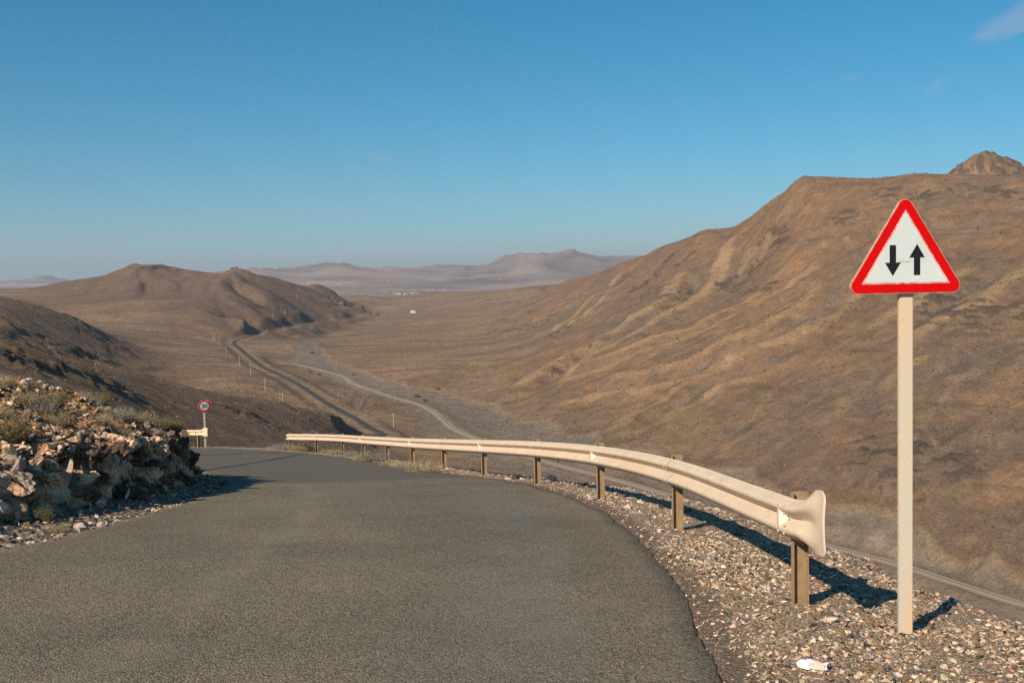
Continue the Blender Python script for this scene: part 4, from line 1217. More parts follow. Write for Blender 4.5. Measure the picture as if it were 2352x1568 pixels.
def guard_rail(label, posts, side, joints, reflectors, lift=.490, first_terminal=True, bolts_upto=4, group=None):
    """posts: (n,3) base points; the beam runs on the `side` (+1 left of travel) of them"""
    root = empty('guard_rail', posts[0])
    tag(root, label, 'guard rail')
    bpy.context.view_layer.update()
    o = np.array(posts[0])
    line, s = smooth_curve(posts - o, .25)
    tt = np.gradient(line[:, :2], axis=0); tt /= np.linalg.norm(tt, axis=1)[:, None]
    off = np.stack([-tt[:, 1], tt[:, 0]], 1) * side * .062
    bl = line.copy(); bl[:, :2] += off
    # station of each post
    st = np.array([s[np.argmin(np.linalg.norm(line - (p - o), axis=1))] for p in posts])
    cuts = [st[0]] + [st[j] for j in joints] + [s[-1] + .18]
    for k in range(len(cuts) - 1):
        pn = link('beam_panel', sweep(bl, s, cuts[k] - (.14 if k else .0), cuts[k + 1] + .0, .2, side, lift, push=.006 * (k % 2)), MAT_RAIL, root)
        if 0 < k < bolts_upto:
            for du in (-.10, .03):
                P, t = frame_at(bl, s, cuts[k] + du)
                nn = np.array([-t[1], t[0], 0]) * side; nn /= np.linalg.norm(nn)
                for h, oo in ((.045, .071), (.105, .077), (.205, .077), (.265, .071)):
                    b = link('bolt', ME_BOLT, None, pn, P + nn * (oo + .006) + np.array([0, 0, lift + h]), None, (.008, .008, .008))
    for k, p in enumerate(posts):
        _, t = frame_at(line, s, st[k])
        link('post', ME_POST, None, root, p - o, (0, 0, math.atan2(t[1], t[0]) - math.pi / 2))
    for j in reflectors:
        P, t = frame_at(bl, s, st[j])
        if j == 0: P = P + t * .02
        # mounted in the groove, facing traffic
        nn = np.array([-t[1], t[0], 0]) * side; nn /= np.linalg.norm(nn)
        rz = math.atan2(nn[1], nn[0])
        r = link('reflector', ME_RF, None, root, P + nn * .006 + np.array([0, 0, lift + .158]), (0, 0, rz), (1, side, 1))
        # the plate stands across the groove, its face turned to oncoming cars
        link('reflector_face', ME_RFF, None, r)
        if side > 0: r.rotation_euler = (0, 0, rz + math.pi); r.scale = (-1, 1, 1)
    if first_terminal:
        tm = link('end_terminal', terminal(bl, s, side, lift), MAT_RAIL, root)
        P, t = frame_at(bl, s, s[0] + .1)
        nn = np.array([-t[1], t[0], 0]) * side; nn /= np.linalg.norm(nn)
        for du in (-.03, .10):
            for h, oo in ((.05, .075), (.11, .074), (.20, .074), (.262, .076)):
                link('bolt', ME_BOLT, None, tm, P - t * (.1 + du) + nn * (oo + .012) + np.array([0, 0, lift + h]), None, (.011, .011, .011))
    return root
guard_rail('long cream guard rail curving along the outer edge of the road', POSTS, 1, [1, 3, 5, 7, 9], [0, 2, 4, 6, 8, 10])
# the rail beyond the bend, mostly hidden by the bank
fr = np.array([W(455, 1022, 54.0), W(320, 1019, 56.5), W(210, 1017, 58.0)])
guard_rail('short stretch of cream guard rail with flared end beside the speed limit sign', fr, 1, [1], [0], bolts_upto=0)

# ================================================================ road signs
MAT_GALV = None
def sign_post_mat():
    m = Mat('dust_stained_galvanised_post', .6, .35)
    tc = m.n('TexCoord').outputs['Object']
    zc = m.n('SeparateXYZ', {0: tc}).outputs[2]
    c = m.mix(m.ramp(m.noise(m.scaled(tc, (9, 9, 1.1)), 1.5, 7, .65), [(.35, 0), (.68, 1)]), (.47, .45, .385), (.56, .44, .30))
    stain = m.math('MULTIPLY', m.ramp(m.noise(m.scaled(tc, (14, 14, .9)), 1.0, 5, .6), [(.42, 0), (.66, .85)]), m.ramp(m.math('ABSOLUTE', m.math('SUBTRACT', zc, 1.1)), [(.35, .35), (1.1, 1)]))
    c = m.mix(stain, c, (.60, .41, .245))
    c = m.mix(.35, c, m.mix(1.0, c, m.ramp(m.noise(tc, 90, 3, .7), [(.3, .6), (.7, 1.4)]), 'MULTIPLY'))
    m.color(c); m.normal(m.bump(m.noise(tc, 120, 3, .7), .25, .003))
    return m.m
MAT_SPOST = sign_post_mat()
def film(name, col, rough, worn=None):
    m = Mat(name, rough, .12)
    tc = m.n('TexCoord').outputs['Object']
    c = m.mix(1.0, col, m.ramp(m.noise(tc, 5.0, 5, .6), [(.25, .94), (.75, 1.05)]), 'MULTIPLY')
    if worn: c = m.mix(m.ramp(m.noise(tc, 26.0, 6, .7), [(.4, 0), (.7, 1)]), c, worn)
    m.color(c)
    return m.m
MAT_RED = film('red_sign_film', (.50, .001, .001), .6)
MAT_PINK = film('faded_red_margin', (.58, .10, .09), .6, (.70, .52, .50))
MAT_WHITE = film('white_sign_film', (.50, .54, .52), .55)
MAT_BLACK = film('black_sign_film', (.012, .013, .015), .5)
MAT_TAPE = film('yellowed_tape', (.51, .52, .45), .6)
MAT_RIM = film('chipped_sign_rim', (.42, .20, .13), .6, (.62, .46, .36))
MAT_BACK = plain('sign_back_metal', (.40, .38, .34), .5)

def round_poly(pts, r, n=9):
    out = []
    m = len(pts)
    for k in range(m):
        p0, p1, p2 = (Vector(pts[(k + d) % m]) for d in (-1, 0, 1))
        a = (p0 - p1).normalized(); b = (p2 - p1).normalized()
        half = a.angle(b) / 2
        c = p1 + (a + b).normalized() * (r / math.sin(half))
        t0 = p1 + a * (r / math.tan(half)); t2 = p1 + b * (r / math.tan(half))
        a0 = math.atan2(t0.y - c.y, t0.x - c.x); a2 = math.atan2(t2.y - c.y, t2.x - c.x)
        dlt = (a2 - a0 + math.pi) % (2 * math.pi) - math.pi
        out += [(c.x + r * math.cos(a0 + dlt * i / n), c.y + r * math.sin(a0 + dlt * i / n)) for i in range(n + 1)]
    return out
def layer(name, poly, y0, y1, material, parent):
    bm = bmesh.new(); bm_prism(bm, poly, y0, y1)
    return link(name, bm_mesh(name, bm), material, parent)

# warning sign: two-way traffic
base = W(2079, 1452, 7.2)
lean = math.radians(0.0)
ws = empty('warning_sign', base, (0, 0, math.radians(1.5)))
tag(ws, 'red-bordered triangular two-way traffic sign on a dust-stained post at the right', 'road sign')
zb = W(2079, 673, 7.2)[2] - base[2]                  # height of the lower edge
bm = bmesh.new()
pw, pd = .094, .046
bm_box(bm, (0, 0, (zb + .52 - .5) / 2), (pw, pd, zb + .52 + .5))
bmesh.ops.bevel(bm, geom=[e for e in bm.edges if abs(e.verts[0].co.z - e.verts[1].co.z) > 1], offset=.006, segments=2, affect='EDGES')
link('post', bm_mesh('post', bm), MAT_SPOST, ws)
pl = empty('sign_plate', (0, 0, 0)); bpy.data.objects.remove(pl)
side = .832; hgt = side * .825
outer = [(-side / 2, 0), (side / 2, 0), (0, hgt)]
ox, oz = -.022, zb
sh = lambda poly: [(x + ox, z + oz) for x, z in poly]
plate = layer('plate', sh(round_poly(outer, .05)), -.058, -.026, MAT_RIM, ws)
layer('back', sh(round_poly([(-side / 2 + .03, .016), (side / 2 - .03, .016), (0, hgt - .05)], .04)), -.0255, -.0235, MAT_BACK, plate)
def inset(d): k_ = (hgt - 3 * d * .95) / hgt; return [(-side / 2 * k_, d), (side / 2 * k_, d), (0, d + hgt * k_)]
layer('red_border', sh(round_poly(inset(.004), .047)), -.0600, -.0582, MAT_RED, plate)
layer('faded_margin', sh(inset(.064)), -.0618, -.0602, MAT_PINK, plate)
white = layer('white_panel', sh(inset(.074)), -.0636, -.0620, MAT_WHITE, plate)
q = .000604
def zp(pts): return sh([((x - 918) * q, (1207 - y) * q) for x, y in pts])
layer('arrow', zp([(733, 663), (805, 663), (805, 860), (858, 860), (768, 1010), (680, 860), (733, 860)]), -.0652, -.0638, MAT_BLACK, plate)
layer('arrow', zp([(1046, 655), (1133, 806), (1081, 806), (1081, 1004), (1009, 1004), (1009, 806), (957, 806)]), -.0652, -.0638, MAT_BLACK, plate)
layer('tape', zp([(818, 818), (965, 813), (967, 852), (818, 857)]), -.0666, -.0654, MAT_TAPE, plate)
for dz in (.10, .36):
    bm = bmesh.new(); bm_box(bm, (0, -.001, zb + dz), (.125, .058, .03)); link('clamp', bm_mesh('clamp', bm), MAT_BACK, ws)

# speed limit sign
base = W(472, 1023, 54.0)
sl = empty('speed_limit_sign', base, (0, 0, math.radians(33)))
tag(sl, 'round red-rimmed speed limit sign reading 30 beyond the bend', 'road sign')
zt = W(469, 932, 54.0)[2] - base[2]
bm = bmesh.new(); bm_box(bm, (0, 0, (zt + .2 - .5) / 2), (.08, .04, zt + .7))
link('post', bm_mesh('post', bm), MAT_SPOST, sl)
def disc(r, n=40): return [(r * math.cos(2 * math.pi * k / n), zt + r * math.sin(2 * math.pi * k / n)) for k in range(n)]
pl = layer('plate', disc(.30), -.056, -.024, MAT_RIM, sl)
layer('red_border', disc(.294), -.060, -.0565, MAT_RED, pl)
layer('white_panel', disc(.222), -.064, -.0605, MAT_WHITE, pl)
def stroke(pts, w):
    P = [Vector(p) for p in pts]; L, R = [], []
    for k, p in enumerate(P):
        t = (P[min(k + 1, len(P) - 1)] - P[max(k - 1, 0)]).normalized(); n_ = Vector((-t.y, t.x)) * w / 2
        L.append(p + n_); R.append(p - n_)
    return L, R
def stroke_mesh(name, strokes, w, y, closed=False):
    bm = bmesh.new()
    for pts in strokes:
        L, R = stroke(pts, w)
        vl = [bm.verts.new((a.x, y, a.y + zt)) for a in L]; vr = [bm.verts.new((a.x, y, a.y + zt)) for a in R]
        wl = [bm.verts.new((a.x, y + .003, a.y + zt)) for a in L]; wr = [bm.verts.new((a.x, y + .003, a.y + zt)) for a in R]
        for k in range(len(L) - 1):
            for a, b in ((vl, vr), (wr, wl), (wl, vl), (vr, wr)):
                bm.faces.new((a[k], a[k + 1], b[k + 1], b[k]))
        bm.faces.new((vl[0], vr[0], wr[0], wl[0])); bm.faces.new((vl[-1], wl[-1], wr[-1], vr[-1]))
    bmesh.ops.recalc_face_normals(bm, faces=bm.faces[:])
    return bm_mesh(name, bm)
arc = lambda cx, cz, rx, rz, a0, a1, n=16: [(cx + rx * math.cos(math.radians(a0 + (a1 - a0) * k / n)), cz + rz * math.sin(math.radians(a0 + (a1 - a0) * k / n))) for k in range(n + 1)]
three = [arc(-.088, .043, .052, .042, 155, -80), arc(-.088, -.043, .058, .045, 88, -155)]
zero = [arc(.085, 0, .058, .085, 0, 360, 30)]
link('numeral', stroke_mesh('numeral', three, .042, -.0685), MAT_BLACK, pl)
link('numeral', stroke_mesh('numeral', zero, .042, -.0685), MAT_BLACK, pl)

# ================================================================ shrubs
def shrub_mesh(seed, n, h, wide, leafy, thick=.008):
    r = random.Random(seed)
    Vv, Ff, T_ = [], [], []
    for _ in range(n):
        a = r.uniform(0, 2 * math.pi); rad0 = r.random() ** .6 * wide * .45
        lean_ = r.uniform(.15, 1.25) ** 1.0
        L = h * r.uniform(.45, 1.05)
        p = Vector((rad0 * math.cos(a), rad0 * math.sin(a), -.02))
        a2 = a + r.gauss(0, .6)
        d = Vector((math.cos(a2) * math.sin(lean_), math.sin(a2) * math.sin(lean_), math.cos(lean_) + .25)).normalized()
        tone = r.random()
        segs = 4
        prev = None
        w0 = thick * r.uniform(.6, 1.3)
        for k in range(segs + 1):
            sd = d.cross(Vector((r.gauss(0, 1), r.gauss(0, 1), r.gauss(0, 1)))).normalized() * w0 * (1 - .75 * k / segs)
            i = len(Vv)
            Vv += [p + sd, p - sd]; T_ += [tone * .6 + .4 * k / segs] * 2
            if prev is not None: Ff.append((prev, prev + 1, i + 1, i))
            prev = i
            if k and r.random() < leafy:
                for _l in range(2):
                    q_ = p + Vector((r.gauss(0, 1), r.gauss(0, 1), r.gauss(0, 1))) * h * .05
                    e1 = Vector((r.gauss(0, 1), r.gauss(0, 1), r.gauss(0, 1))).normalized() * h * .045; e2 = Vector((r.gauss(0, 1), r.gauss(0, 1), r.gauss(0, 1))).normalized() * h * .018
                    i = len(Vv); Vv += [q_ - e1, q_ + e2, q_ + e1, q_ - e2]; T_ += [.5 + .5 * r.random()] * 4
                    Ff.append((i, i + 1, i + 2, i + 3))
            p = p + d * (L / segs)
            d = (d + Vector((r.gauss(0, .28), r.gauss(0, .28), r.gauss(0, .18) + .05))).normalized()
    me = fast_mesh('shrub', [v[:] for v in Vv], Ff, False)
    fattr(me, 'tone', T_)
    return me
def shrub_mat(name, lo, hi):
    m = Mat(name, .85, .2)
    ri = m.n('ObjectInfo').outputs['Random']
    c = m.mix(m.attr('tone'), lo, hi)
    c = m.mix(1.0, c, m.ramp(ri, [(0, .8), (1, 1.2)]), 'MULTIPLY')
    m.color(c)
    return m.m
SH = {
 'tan': [shrub_mesh(k, 520, 1.0, 1.3, .35) for k in (1, 2)], 'grey': [shrub_mesh(k, 560, 1.0, 1.4, .25, .007) for k in (3, 4)], 'green': [shrub_mesh(k, 520, 1.0, 1.3, .85) for k in (5, 6)], 'sparse': [shrub_mesh(k, 110, 1.0, 1.2, .05, .007) for k in (7,)]}
SM = {'tan': shrub_mat('dry_tan_twigs', (.20, .145, .075), (.36, .29, .155)), 'grey': shrub_mat('grey_dry_twigs', (.15, .13, .10), (.31, .28, .215)), 'green': shrub_mat('dusty_green_leaves', (.10, .084, .036), (.215, .185, .085)), 'sparse': shrub_mat('bleached_twigs', (.22, .18, .13), (.42, .36, .27))}
for k in SH:
    for m_ in SH[k]: m_.materials.append(SM[k])
_shn = 0
def shrub(P, w, hh, kind, label, group=None):
    """w, hh in metres"""
    global _shn
    _shn += 1
    o = link('shrub', SH[kind][_shn % len(SH[kind])], None, None, (P[0], P[1], P[2] - .03), (0, 0, random.uniform(0, 6.28)), (w / 2.0, w / 2.0, hh / 1.05))
    return tag(o, label, 'shrub', group)
def bank_shrub(px, py, wpx, hpx, kind, label, group=None):
    P = bank_hit(px, py)
    if P is None: P = bank_hit(px, py, 40)
    if P is None: return
    D = P[1]
    return shrub(P, wpx / FP * D * 1.32, hpx / FP * D * 1.25, kind, label, group)
z2 = lambda x, y: (x / 3.413, 832.6 + y / 3.413)
for (x, y, w_, h_, kd, lb) in (
    (30, 190, 170, 110, 'tan', 'dry tan shrub at the top left edge of the bank'),
    (235, 185, 130, 60, 'grey', 'low grey shrub on the bank crest, second from the left edge'),
    (215, 330, 210, 120, 'tan', 'wide straw coloured shrub in the middle of the shrub cluster on the bank'),
    (330, 385, 190, 150, 'grey', 'large grey twiggy shrub in the middle of the cluster on the bank'),
    (430, 300, 170, 110, 'green', 'dark green shrub behind the large grey one on the bank'),
    (415, 480, 230, 110, 'tan', 'rounded yellowish shrub above the orange-stained rock'),
    (70, 610, 260, 190, 'green', 'big green shrub spilling over the bank at the left edge'),
    (20, 420, 150, 110, 'tan', 'straw shrub directly above the big green one at the left edge'),
    (640, 270, 140, 60, 'tan', 'small tan shrub on the bank crest right of the cluster'),
    (705, 335, 160, 90, 'grey', 'grey-blue shrub on the crest beside the leafy green one'),
    (770, 330, 140, 100, 'green', 'leafy green shrub on the bank crest in the middle'),
    (805, 370, 100, 45, 'tan', 'tiny tan shrub just below the leafy green one on the crest'),
    (930, 440, 210, 110, 'grey', 'wide grey shrub at the crest right of the middle'),
    (1090, 465, 170, 100, 'tan', 'pale tan shrub at the crest between the wide grey and the last green one'),
    (1280, 500, 170, 90, 'green', 'green shrub at the crest close to the far end of the bank'),
    (1360, 535, 150, 90, 'green', 'last yellow-green shrub at the very end of the bank crest'),
    (790, 470, 150, 90, 'tan', 'thin yellow shrub halfway down the stony bank slope'),
    (850, 530, 200, 110, 'sparse', 'leafless bleached twigs on the stony bank slope'),
    (975, 575, 120, 80, 'green', 'small olive shrub below the leafless twigs'),
    (350, 1240, 120, 130, 'green', 'green shrub growing at the foot of the rock face'),
    (430, 1320, 150, 80, 'tan', 'dry tussock in front of the green shrub at the foot of the face'),
    (540, 1330, 110, 50, 'sparse', 'wispy dry grass by the asphalt edge under the face'),
    (800, 1240, 60, 70, 'sparse', 'thin dry stalks at the foot of the rock face near its middle'),
    (1610, 905, 60, 25, 'green', 'tiny bright green plant in the shade at the end of the bank')):
    bank_shrub(*z2(x, y), w_ / 3.413, h_ / 3.413, kd, lb)
# outer road edge
def edge_pt(px, py, D):
    P = W(px, py, D)
    k = np.argmin(np.hypot(RE[:, 0] - P[0], RE[:, 1] - P[1]))
    d = float((P[:2] - RE[k]) @ RN[k])
    return np.array([P[0], P[1], float(shoulder_z(P[0], P[1], max(d, .05)))])
z7 = lambda x, y: (602.9 + x / 2.926, 918.7 + y / 2.926)
for (x, y, D, w_, h_, kd, lb, gp) in (
    (490, 366, 41.5, 85, 40, 'tan', 'yellowish shrub between the third and fourth rail posts from the far end', None),
    (425, 360, 44.0, 60, 28, 'tan', 'small dry shrub by the rail, third from its far end', None),
    (595, 377, 40.0, 70, 38, 'grey', 'small grey shrub left of the big bushy one under the rail', None),
    (675, 404, 34.5, 110, 50, 'tan', 'tan bush at the left side of the big grey one under the rail', None),
    (745, 402, 34.6, 170, 70, 'grey', 'big bushy grey shrub under the middle of the long rail', None),
    (845, 430, 30.0, 100, 46, 'tan', 'tan shrub right of the big grey bush under the rail', None),
    (905, 440, 28.8, 80, 38, 'tan', 'low yellow shrub beside the wide straw bush at the asphalt edge', None),
    (955, 440, 28.5, 110, 52, 'grey', 'grey twiggy shrub left of the widest straw bush', None),
    (1085, 470, 25.6, 205, 76, 'tan', 'widest straw coloured bush at the asphalt edge below the rail', None),
    (240, 346, 49.0, 110, 45, 'tan', 'dry shrub beneath the last span of the rail', None),
    (290, 338, 49.5, 80, 50, 'grey', 'dark grey shrub behind the last span of the rail', None),
    (135, 334, 51.5, 120, 52, 'grey', 'grey-green shrub just past the far end of the rail', None),
    (75, 332, 52.0, 80, 38, 'tan', 'straw shrub at the outer road edge left of the rail end', None)):
    P = edge_pt(*z7(x, y), D)
    shrub(P, w_ / 2.926 / FP * D * 1.4, h_ / 2.926 / FP * D * 1.4, kd, lb, gp)
for k in range(16):
    f = k / 15
    px = 490 + 150 * f + random.uniform(-6, 6); D = 56.6 - 4.0 * f
    P = edge_pt(px, 1026, D)
    shrub(P, random.uniform(.9, 1.7), random.uniform(.4, .7), random.choice(['tan', 'tan', 'grey']), 'low dry tussock in the row along the far edge of the bend', 'dry tussocks along the far edge of the bend')

# litter: a squashed white carton
P = W(1868, 1553, 6.05)
k = np.argmin(np.hypot(RE[:, 0] - P[0], RE[:, 1] - P[1])); P[2] = float(shoulder_z(P[0], P[1], float((P[:2] - RE[k]) @ RN[k])))
lt = empty('litter_carton', (P[0], P[1], P[2] + .012), (0, 0, math.radians(-22)))
tag(lt, 'squashed white paper carton lying on the gravel at the bottom edge', 'litter')
bm = bmesh.new()
nx, ny = 12, 10
g_ = [[None] * ny for _ in range(nx)]
for i in range(nx):
    for j in range(ny):
        a = 2 * math.pi * j / ny
        r = .036 + .006 * math.sin(3 * a + i) + .003 * math.sin(i * 2.1)
        x = -.085 + .17 * i / (nx - 1) + .008 * math.sin(a * 2)
        sq = .55 + .18 * math.sin(i * .55)
        g_[i][j] = bm.verts.new((x, r * math.cos(a) * 1.25, .018 + r * math.sin(a) * sq))
for i in range(nx - 1):
    for j in range(ny): bm.faces.new((g_[i][j], g_[i + 1][j], g_[i + 1][(j + 1) % ny], g_[i][(j + 1) % ny]))
bmesh.ops.recalc_face_normals(bm, faces=bm.faces[:])
me = bm_mesh('tube', bm)
cm = plain('white_card', (.78, .79, .78), .7, .06); link('tube', me, cm, lt)
bm = bmesh.new()
pts = [(-.02, -.047, .012), (.065, -.052, .008), (.07, -.043, .040), (.02, -.034, .050), (-.025, -.040, .036)]
A_ = [bm.verts.new(p_) for p_ in pts]; B_ = [bm.verts.new((p_[0], p_[1] + .002, p_[2] + .001)) for p_ in pts]
bm.faces.new(A_); bm.faces.new(B_[::-1])
for k in range(5): bm.faces.new((A_[(k + 1) % 5], A_[k], B_[k], B_[(k + 1) % 5]))
link('flap', bm_mesh('flap', bm), plain('brown_card_inside', (.46, .38, .29), .8), lt)
# the two pale blocks behind the rail and a few marked stones of the shoulder
def shoulder_rock(px, py, D, wpx, hpx, mk, label, k):
    P = W(px, py, D)
    i = np.argmin(np.hypot(RE[:, 0] - P[0], RE[:, 1] - P[1])); d = float((P[:2] - RE[i]) @ RN[i])
    z = float(shoulder_z(P[0], P[1], max(d, .02)))
    s_ = wpx / FP * D / 2; sz_ = hpx / FP * D / 2
    tag(link('rock', rock_mesh(k, mk), None, None, (P[0], P[1], z + sz_ * .55), (0, 0, random.uniform(-.5, .5)), (s_, s_ * .8, sz_ * 1.7)), label, 'rock')
shoulder_rock(1266, 1090, 21.5, 34, 20, 'cream', 'cream limestone block on the verge behind the long rail', 3)
shoulder_rock(1357, 1140, 15.6, 30, 12, 'pink', 'flat pale slab at the foot of the third rail post', 4)
shoulder_rock(1166, 1093, 21.3, 24, 10, 'cream', 'flat cream stone behind the rail left of the limestone block', 5)
shoulder_rock(1183, 1090, 21.7, 26, 12, 'dark', 'dark stone lying in the rail shadow next to the flat cream one', 2)
shoulder_rock(1884, 1395, 7.6, 26, 16, 'cream', 'rounded cream stone in front of the nearest rail post', 6)
shoulder_rock(1905, 1414, 7.45, 34, 14, 'grey', 'flat purple-grey stone in front of the rounded cream one', 7)
shoulder_rock(1868, 1447, 7.15, 30, 12, 'dark', 'flat dark slate stone on the gravel, lower than the rail post', 8)
shoulder_rock(2000, 1553, 6.0, 26, 16, 'brown', 'upright olive-brown stone on the gravel at the bottom edge', 9)
shoulder_rock(1693, 1342, 8.3, 20, 12, 'red', 'brick-red stone on the gravel left of the nearest rail post', 10)
shoulder_rock(2008, 1289, 10.3, 20, 11, 'red', 'rusty stone on the outer rim of the gravel left of the sign post', 11)
shoulder_rock(1757, 1344, 8.4, 36, 12, 'cream', 'long cream stone on the gravel just left of the nearest rail post', 1)

# ================================================================ valley details
MAT_POLE = plain('weathered_pole', (.46, .40, .31), .8); MAT_POLE_D = plain('dark_tarred_pole', (.075, .06, .05), .8)
def utility_pole(P, h, label, group, twin=False, dark=False):
    root = empty('utility_pole', P)
    tag(root, label, 'utility pole', group)
    mt = MAT_POLE_D if dark else MAT_POLE
    xs = (-.9, .9) if twin else (0.0,)
    for x in xs:
        bm = bmesh.new(); bm_tube(bm, [(x, 0, -.6), (x, 0, h)], [.20 if not dark else .15, .13 if not dark else .1], 7)
        link('pole_shaft', bm_mesh('pole_shaft', bm), mt, root)
    bm = bmesh.new(); bm_box(bm, (0, 0, h - .35), (3.0 if twin else 1.5, .11, .11)); ca = link('cross_arm', bm_mesh('cross_arm', bm), mt, root)
    for x in ((-1.3, 0, 1.3) if twin else (-.75, 0, .75)):
        bm = bmesh.new(); bm_tube(bm, [(x, 0, h - .27), (x, 0, h - .02)], .06, 6)
        link('insulator', bm_mesh('insulator', bm), MAT_POLE_D, ca)
z1 = lambda x, y: (x / 2.926, 545.5 + y / 2.926)
z3 = lambda x, y: (516.8 + x / 2.926, 545.5 + y / 2.926)
GP = 'pale power line poles along the valley'
for (x, y, hz_, D, tw, lb) in (
    (1783, 1027, 87, 740, False, 'tallest pale power pole left of the valley road'),
    (1686, 918, 73, 850, False, 'pale power pole just beyond the tallest one left of the valley road'),
    (1610, 866, 66, 950, False, 'pale power pole beside the bare sandy streak left of the valley road'),
    (1520, 780, 55, 1130, False, 'pale power pole below the sharp road bend'),
    (1475, 730, 50, 1230, False, 'short pale power pole left of the sharp road bend'),
    (1436, 692, 46, 1350, True, 'double pale power pole at the foot of the left hill'),
    (1669, 585, 43, 1500, False, 'pale power pole above the sharp road bend'),
    (1833, 538, 38, 1650, False, 'pale power pole on the rise behind the sharp bend'),
    (1916, 515, 33, 1750, True, 'double power pole on the lower slope of the left hill'),
    (1994, 410, 40, 2150, False, 'power pole on the right shoulder of the left hill'),
    (2055, 405, 33, 2250, True, 'double power pole high on the shoulder of the left hill'),
    (2232, 432, 32, 2600, False, 'farthest power pole near the top of the valley road'),
    (1892, 1108, 63, 640, True, 'nearest double power pole beside the valley road')):
    P = land_hit(*z1(x, y), D)
    utility_pole(P, max(6.0, hz_ / 2.926 / FP * P[1]), lb, GP, tw)
P = land_hit(*z3(1133, 1272), 660)
utility_pole(P, 92 / 2.926 / FP * P[1], 'single pale pole right of the valley road above the rail', GP)
for (x, y0, y1, D) in ((172, 690, 720, 1330), (205, 715, 745, 1270), (240, 740, 770, 1210), (275, 765, 805, 1150), (400, 860, 890, 960), (450, 875, 905, 930), (500, 905, 930, 880), (560, 925, 965, 830), (625, 965, 1005, 780), (702, 1018, 1060, 720), (773, 1063, 1108, 680), (857, 1110, 1155, 650), (966, 1165, 1227, 620), (1100, 1240, 1295, 600), (1203, 1300, 1355, 570)):
    P = land_hit(*z3(x, y1), D)
    utility_pole(P, (y1 - y0) / 2.926 / FP * P[1], 'thin dark telephone pole in the row between valley road and riverbed', 'dark telephone poles beside the valley road', False, True)

MAT_WALL = plain('whitewash', (.52, .49, .43), .8, .06); MAT_ROOF = plain('flat_roof', (.42, .36, .30), .9); MAT_PANE = plain('dark_window', (.05, .055, .06), .3); MAT_SHED = plain('grey_green_shed_roof', (.33, .36, .33), .7)
def house(P, w, d, h, label, group=None, roof=None, rz=0.0, nwin=2):
    root = empty('house', P, (0, 0, rz)); tag(root, label, 'house', group)
    bm = bmesh.new(); bm_box(bm, (0, 0, h / 2 - 1), (w, d, h + 2)); link('wall', bm_mesh('wall', bm), MAT_WALL, root)
    bm = bmesh.new()
    if roof:
        for sx_ in (0,): pass
        A_ = [(-w / 2 - .3, -d / 2 - .3, h), (w / 2 + .3, -d / 2 - .3, h), (w / 2 + .3, 0, h + d * .16), (-w / 2 - .3, 0, h + d * .16), (w / 2 + .3, d / 2 + .3, h), (-w / 2 - .3, d / 2 + .3, h)]
        v_ = [bm.verts.new(a) for a in A_]
        bm.faces.new([v_[k] for k in (0, 1, 2, 3)]); bm.faces.new([v_[k] for k in (3, 2, 4, 5)]); bm.faces.new([v_[k] for k in (1, 4, 2)]); bm.faces.new([v_[k] for k in (0, 3, 5)]); bm.faces.new([v_[k] for k in (0, 5, 4, 1)])
    else:
        bm_box(bm, (0, 0, h + .15), (w + .4, d + .4, .35))
    link('roof', bm_mesh('roof', bm), roof or MAT_ROOF, root)
    for k in range(nwin):
        x = -w / 2 + w * (k + .5) / nwin
        bm = bmesh.new(); bm_box(bm, (x, -d / 2 - .02, h * .55), (min(1.4, w / nwin * .4), .12, h * .3)); link('window', bm_mesh('window', bm), MAT_PANE, root)
P = land_hit(*z3(1262, 506), 2300)
house(P, 9.5, 8, 5.2, 'lone white house on the valley floor below the saddle', nwin=2)
P2 = land_hit(*z3(1276, 507), 2300); house(P2, 5, 5, 3.2, 'small annexe right of the lone white house', nwin=1)
def plain_pt(x, y, D=6200):
    px, py = z3(x, y)
    P = W(px, py, D); P[2] = float(land_z(P[0], P[1])[0]); return P
TOWN = [(1146, 404, 40, 10, 6, 0, 'long low white building at the left end of the hamlet'), (1170, 404, 46, 9, 7, 0, 'second white building from the left end of the hamlet'), (1207, 388, 26, 9, 7, 1, 'small white house standing higher in the hamlet'), (1222, 380, 16, 8, 6, 0, 'tiny white house at the upper edge of the hamlet'),
        (1262, 396, 60, 18, 7, 2, 'long shed with a grey-green roof in the hamlet'), (1290, 393, 70, 18, 7, 2, 'largest shed in the middle of the hamlet'), (1325, 395, 56, 16, 6, 2, 'right-hand shed of the hamlet'), (1270, 377, 26, 9, 6, 1, 'white house behind the sheds of the hamlet')]
for (x, y, w_, d_, h_, rf, lb) in TOWN:
    house(plain_pt(x, y, 6000), w_ * .5, d_ * .6, h_ * .8, lb, 'buildings of the hamlet beyond the saddle', {0: None, 1: MAT_ROOF, 2: MAT_SHED}[rf], random.uniform(-.2, .2), max(1, int(w_ / 9)))
for (x, y, D) in ((770, 350, 9000), (1095, 322, 9600), (1400, 372, 7600), (1440, 371, 7600), (1475, 372, 7600), (1780, 288, 9800), (1810, 286, 9800), (1840, 284, 9800), (2010, 357, 8300), (2045, 356, 8300), (590, 333, 9400), (560, 345, 9200)):
    house(plain_pt(x, y, D), random.uniform(9, 18), 9, 4.5, 'speck of a white farmhouse on the far plain', 'white farmhouses scattered over the far plain', None, random.uniform(-.3, .3), 2)
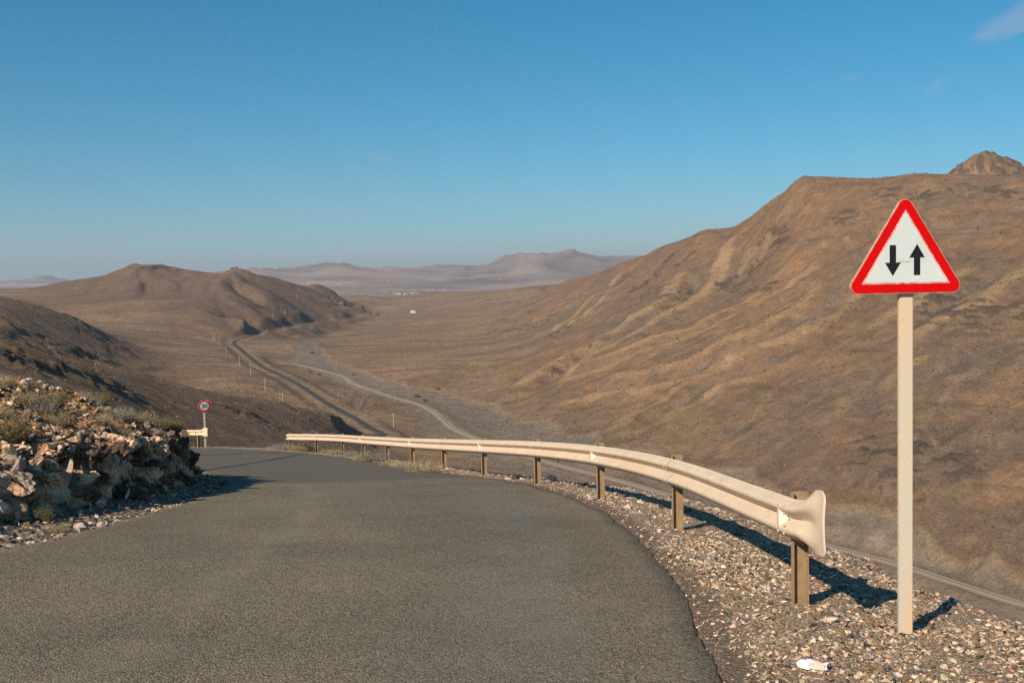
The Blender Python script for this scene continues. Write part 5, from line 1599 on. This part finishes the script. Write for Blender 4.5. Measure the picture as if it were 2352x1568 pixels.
# green bushes in the riverbed
for (x, y, D, w_, lb) in ((1288, 1072, 820, 6.0, 'largest bright green bush in the grey riverbed'), (1343, 1097, 790, 4.4, 'green bush right of the largest one in the riverbed'), (632, 925, 960, 5.2, 'green bush in the riverbed beside the upper track'), (570, 908, 990, 4.2, 'small green bush left of the upper track in the riverbed'), (582, 778, 1250, 6, 'green bush at the head of the riverbed'), (858, 925, 870, 4, 'green bush on the right bank of the riverbed'), (1430, 1020, 900, 4, 'green bush under the tan bank right of the riverbed')):
    P = land_hit(*z3(x, y), D)
    o = shrub(P, w_, w_ * .7, 'green', lb); o.name = 'bush'

# scrub dotted over the valley and slopes
n = 52000
th_ = rng.uniform(-.52, .52, n * 2); rr_ = np.exp(rng.uniform(math.log(170), math.log(1500), n * 2) )
x_, y_ = rr_ * np.sin(th_), rr_ * np.cos(th_)
dens = np.clip(.45 + 1.1 * fbm(x_ / 90, y_ / 90, 3), .05, 1)
keep = rng.random(n * 2) < dens * .6
x_, y_ = x_[keep][:n], y_[keep][:n]
P = np.column_stack([x_, y_, land_z(x_, y_)])
oct_v = np.array([(1, 0, .15), (-.5, .87, .1), (-.5, -.87, .2), (.1, 0, .75), (0, 0, -.4)]); oct_f = np.array([(0, 1, 3), (1, 2, 3), (2, 0, 3), (1, 0, 4), (2, 1, 4), (0, 2, 4)])
s_ = ((.25 + .75 * rng.random(len(P)) ** 2.5) * np.clip(np.hypot(P[:, 0], P[:, 1]) / 600, .3, 1.15))[:, None, None]
a_ = rng.random(len(P)) * 6.28
q_ = oct_v[None] * s_
VX = q_[..., 0] * np.cos(a_)[:, None] - q_[..., 1] * np.sin(a_)[:, None]; VY = q_[..., 0] * np.sin(a_)[:, None] + q_[..., 1] * np.cos(a_)[:, None]
VV = np.stack([VX + P[:, 0:1], VY + P[:, 1:2], q_[..., 2] + P[:, 2:3]], -1).reshape(-1, 3)
FF = (oct_f[None] + (np.arange(len(P)) * 5)[:, None, None]).reshape(-1, 3)
me = fast_mesh('desert_scrub', VV, FF, False)
cc = np.array([(.075, .062, .036), (.12, .095, .05), (.055, .045, .034), (.19, .145, .075), (.24, .17, .105)])[rng.choice(5, len(P), p=[.34, .2, .22, .12, .12])]
cattr(me, 'tint', np.repeat(cc, 5, axis=0))
tag(link('desert_scrub', me, MAT_PEBBLE), 'small dry scrub dotted over the slopes and valley floor', kind='stuff')

# overhead cable on the uphill side, out of view; its shadow crosses the road
poleA = np.array([-17.9, 34.0, -4.4]); poleB = np.array([-14.9, -16.0, 1.4])
utility_pole(poleA, 8.7, 'wooden pole on the uphill side carrying the roadside cable, down the road', None)
utility_pole(poleB, 9.8, 'wooden pole on the uphill side carrying the roadside cable, behind the viewer', None)
bm = bmesh.new()
ta, tb = np.array([-17.9, 34.0, 4.2]), np.array([-14.9, -16.0, 11.05])
bm_tube(bm, [tuple(ta + (tb - ta) * t - np.array([0, 0, .5 * t * (1 - t)])) for t in np.linspace(0, 1, 16)], .045, 6)
tag(link('overhead_cable', bm_mesh('overhead_cable', bm), MAT_POLE_D), 'black cable strung between the two uphill poles', 'cable')
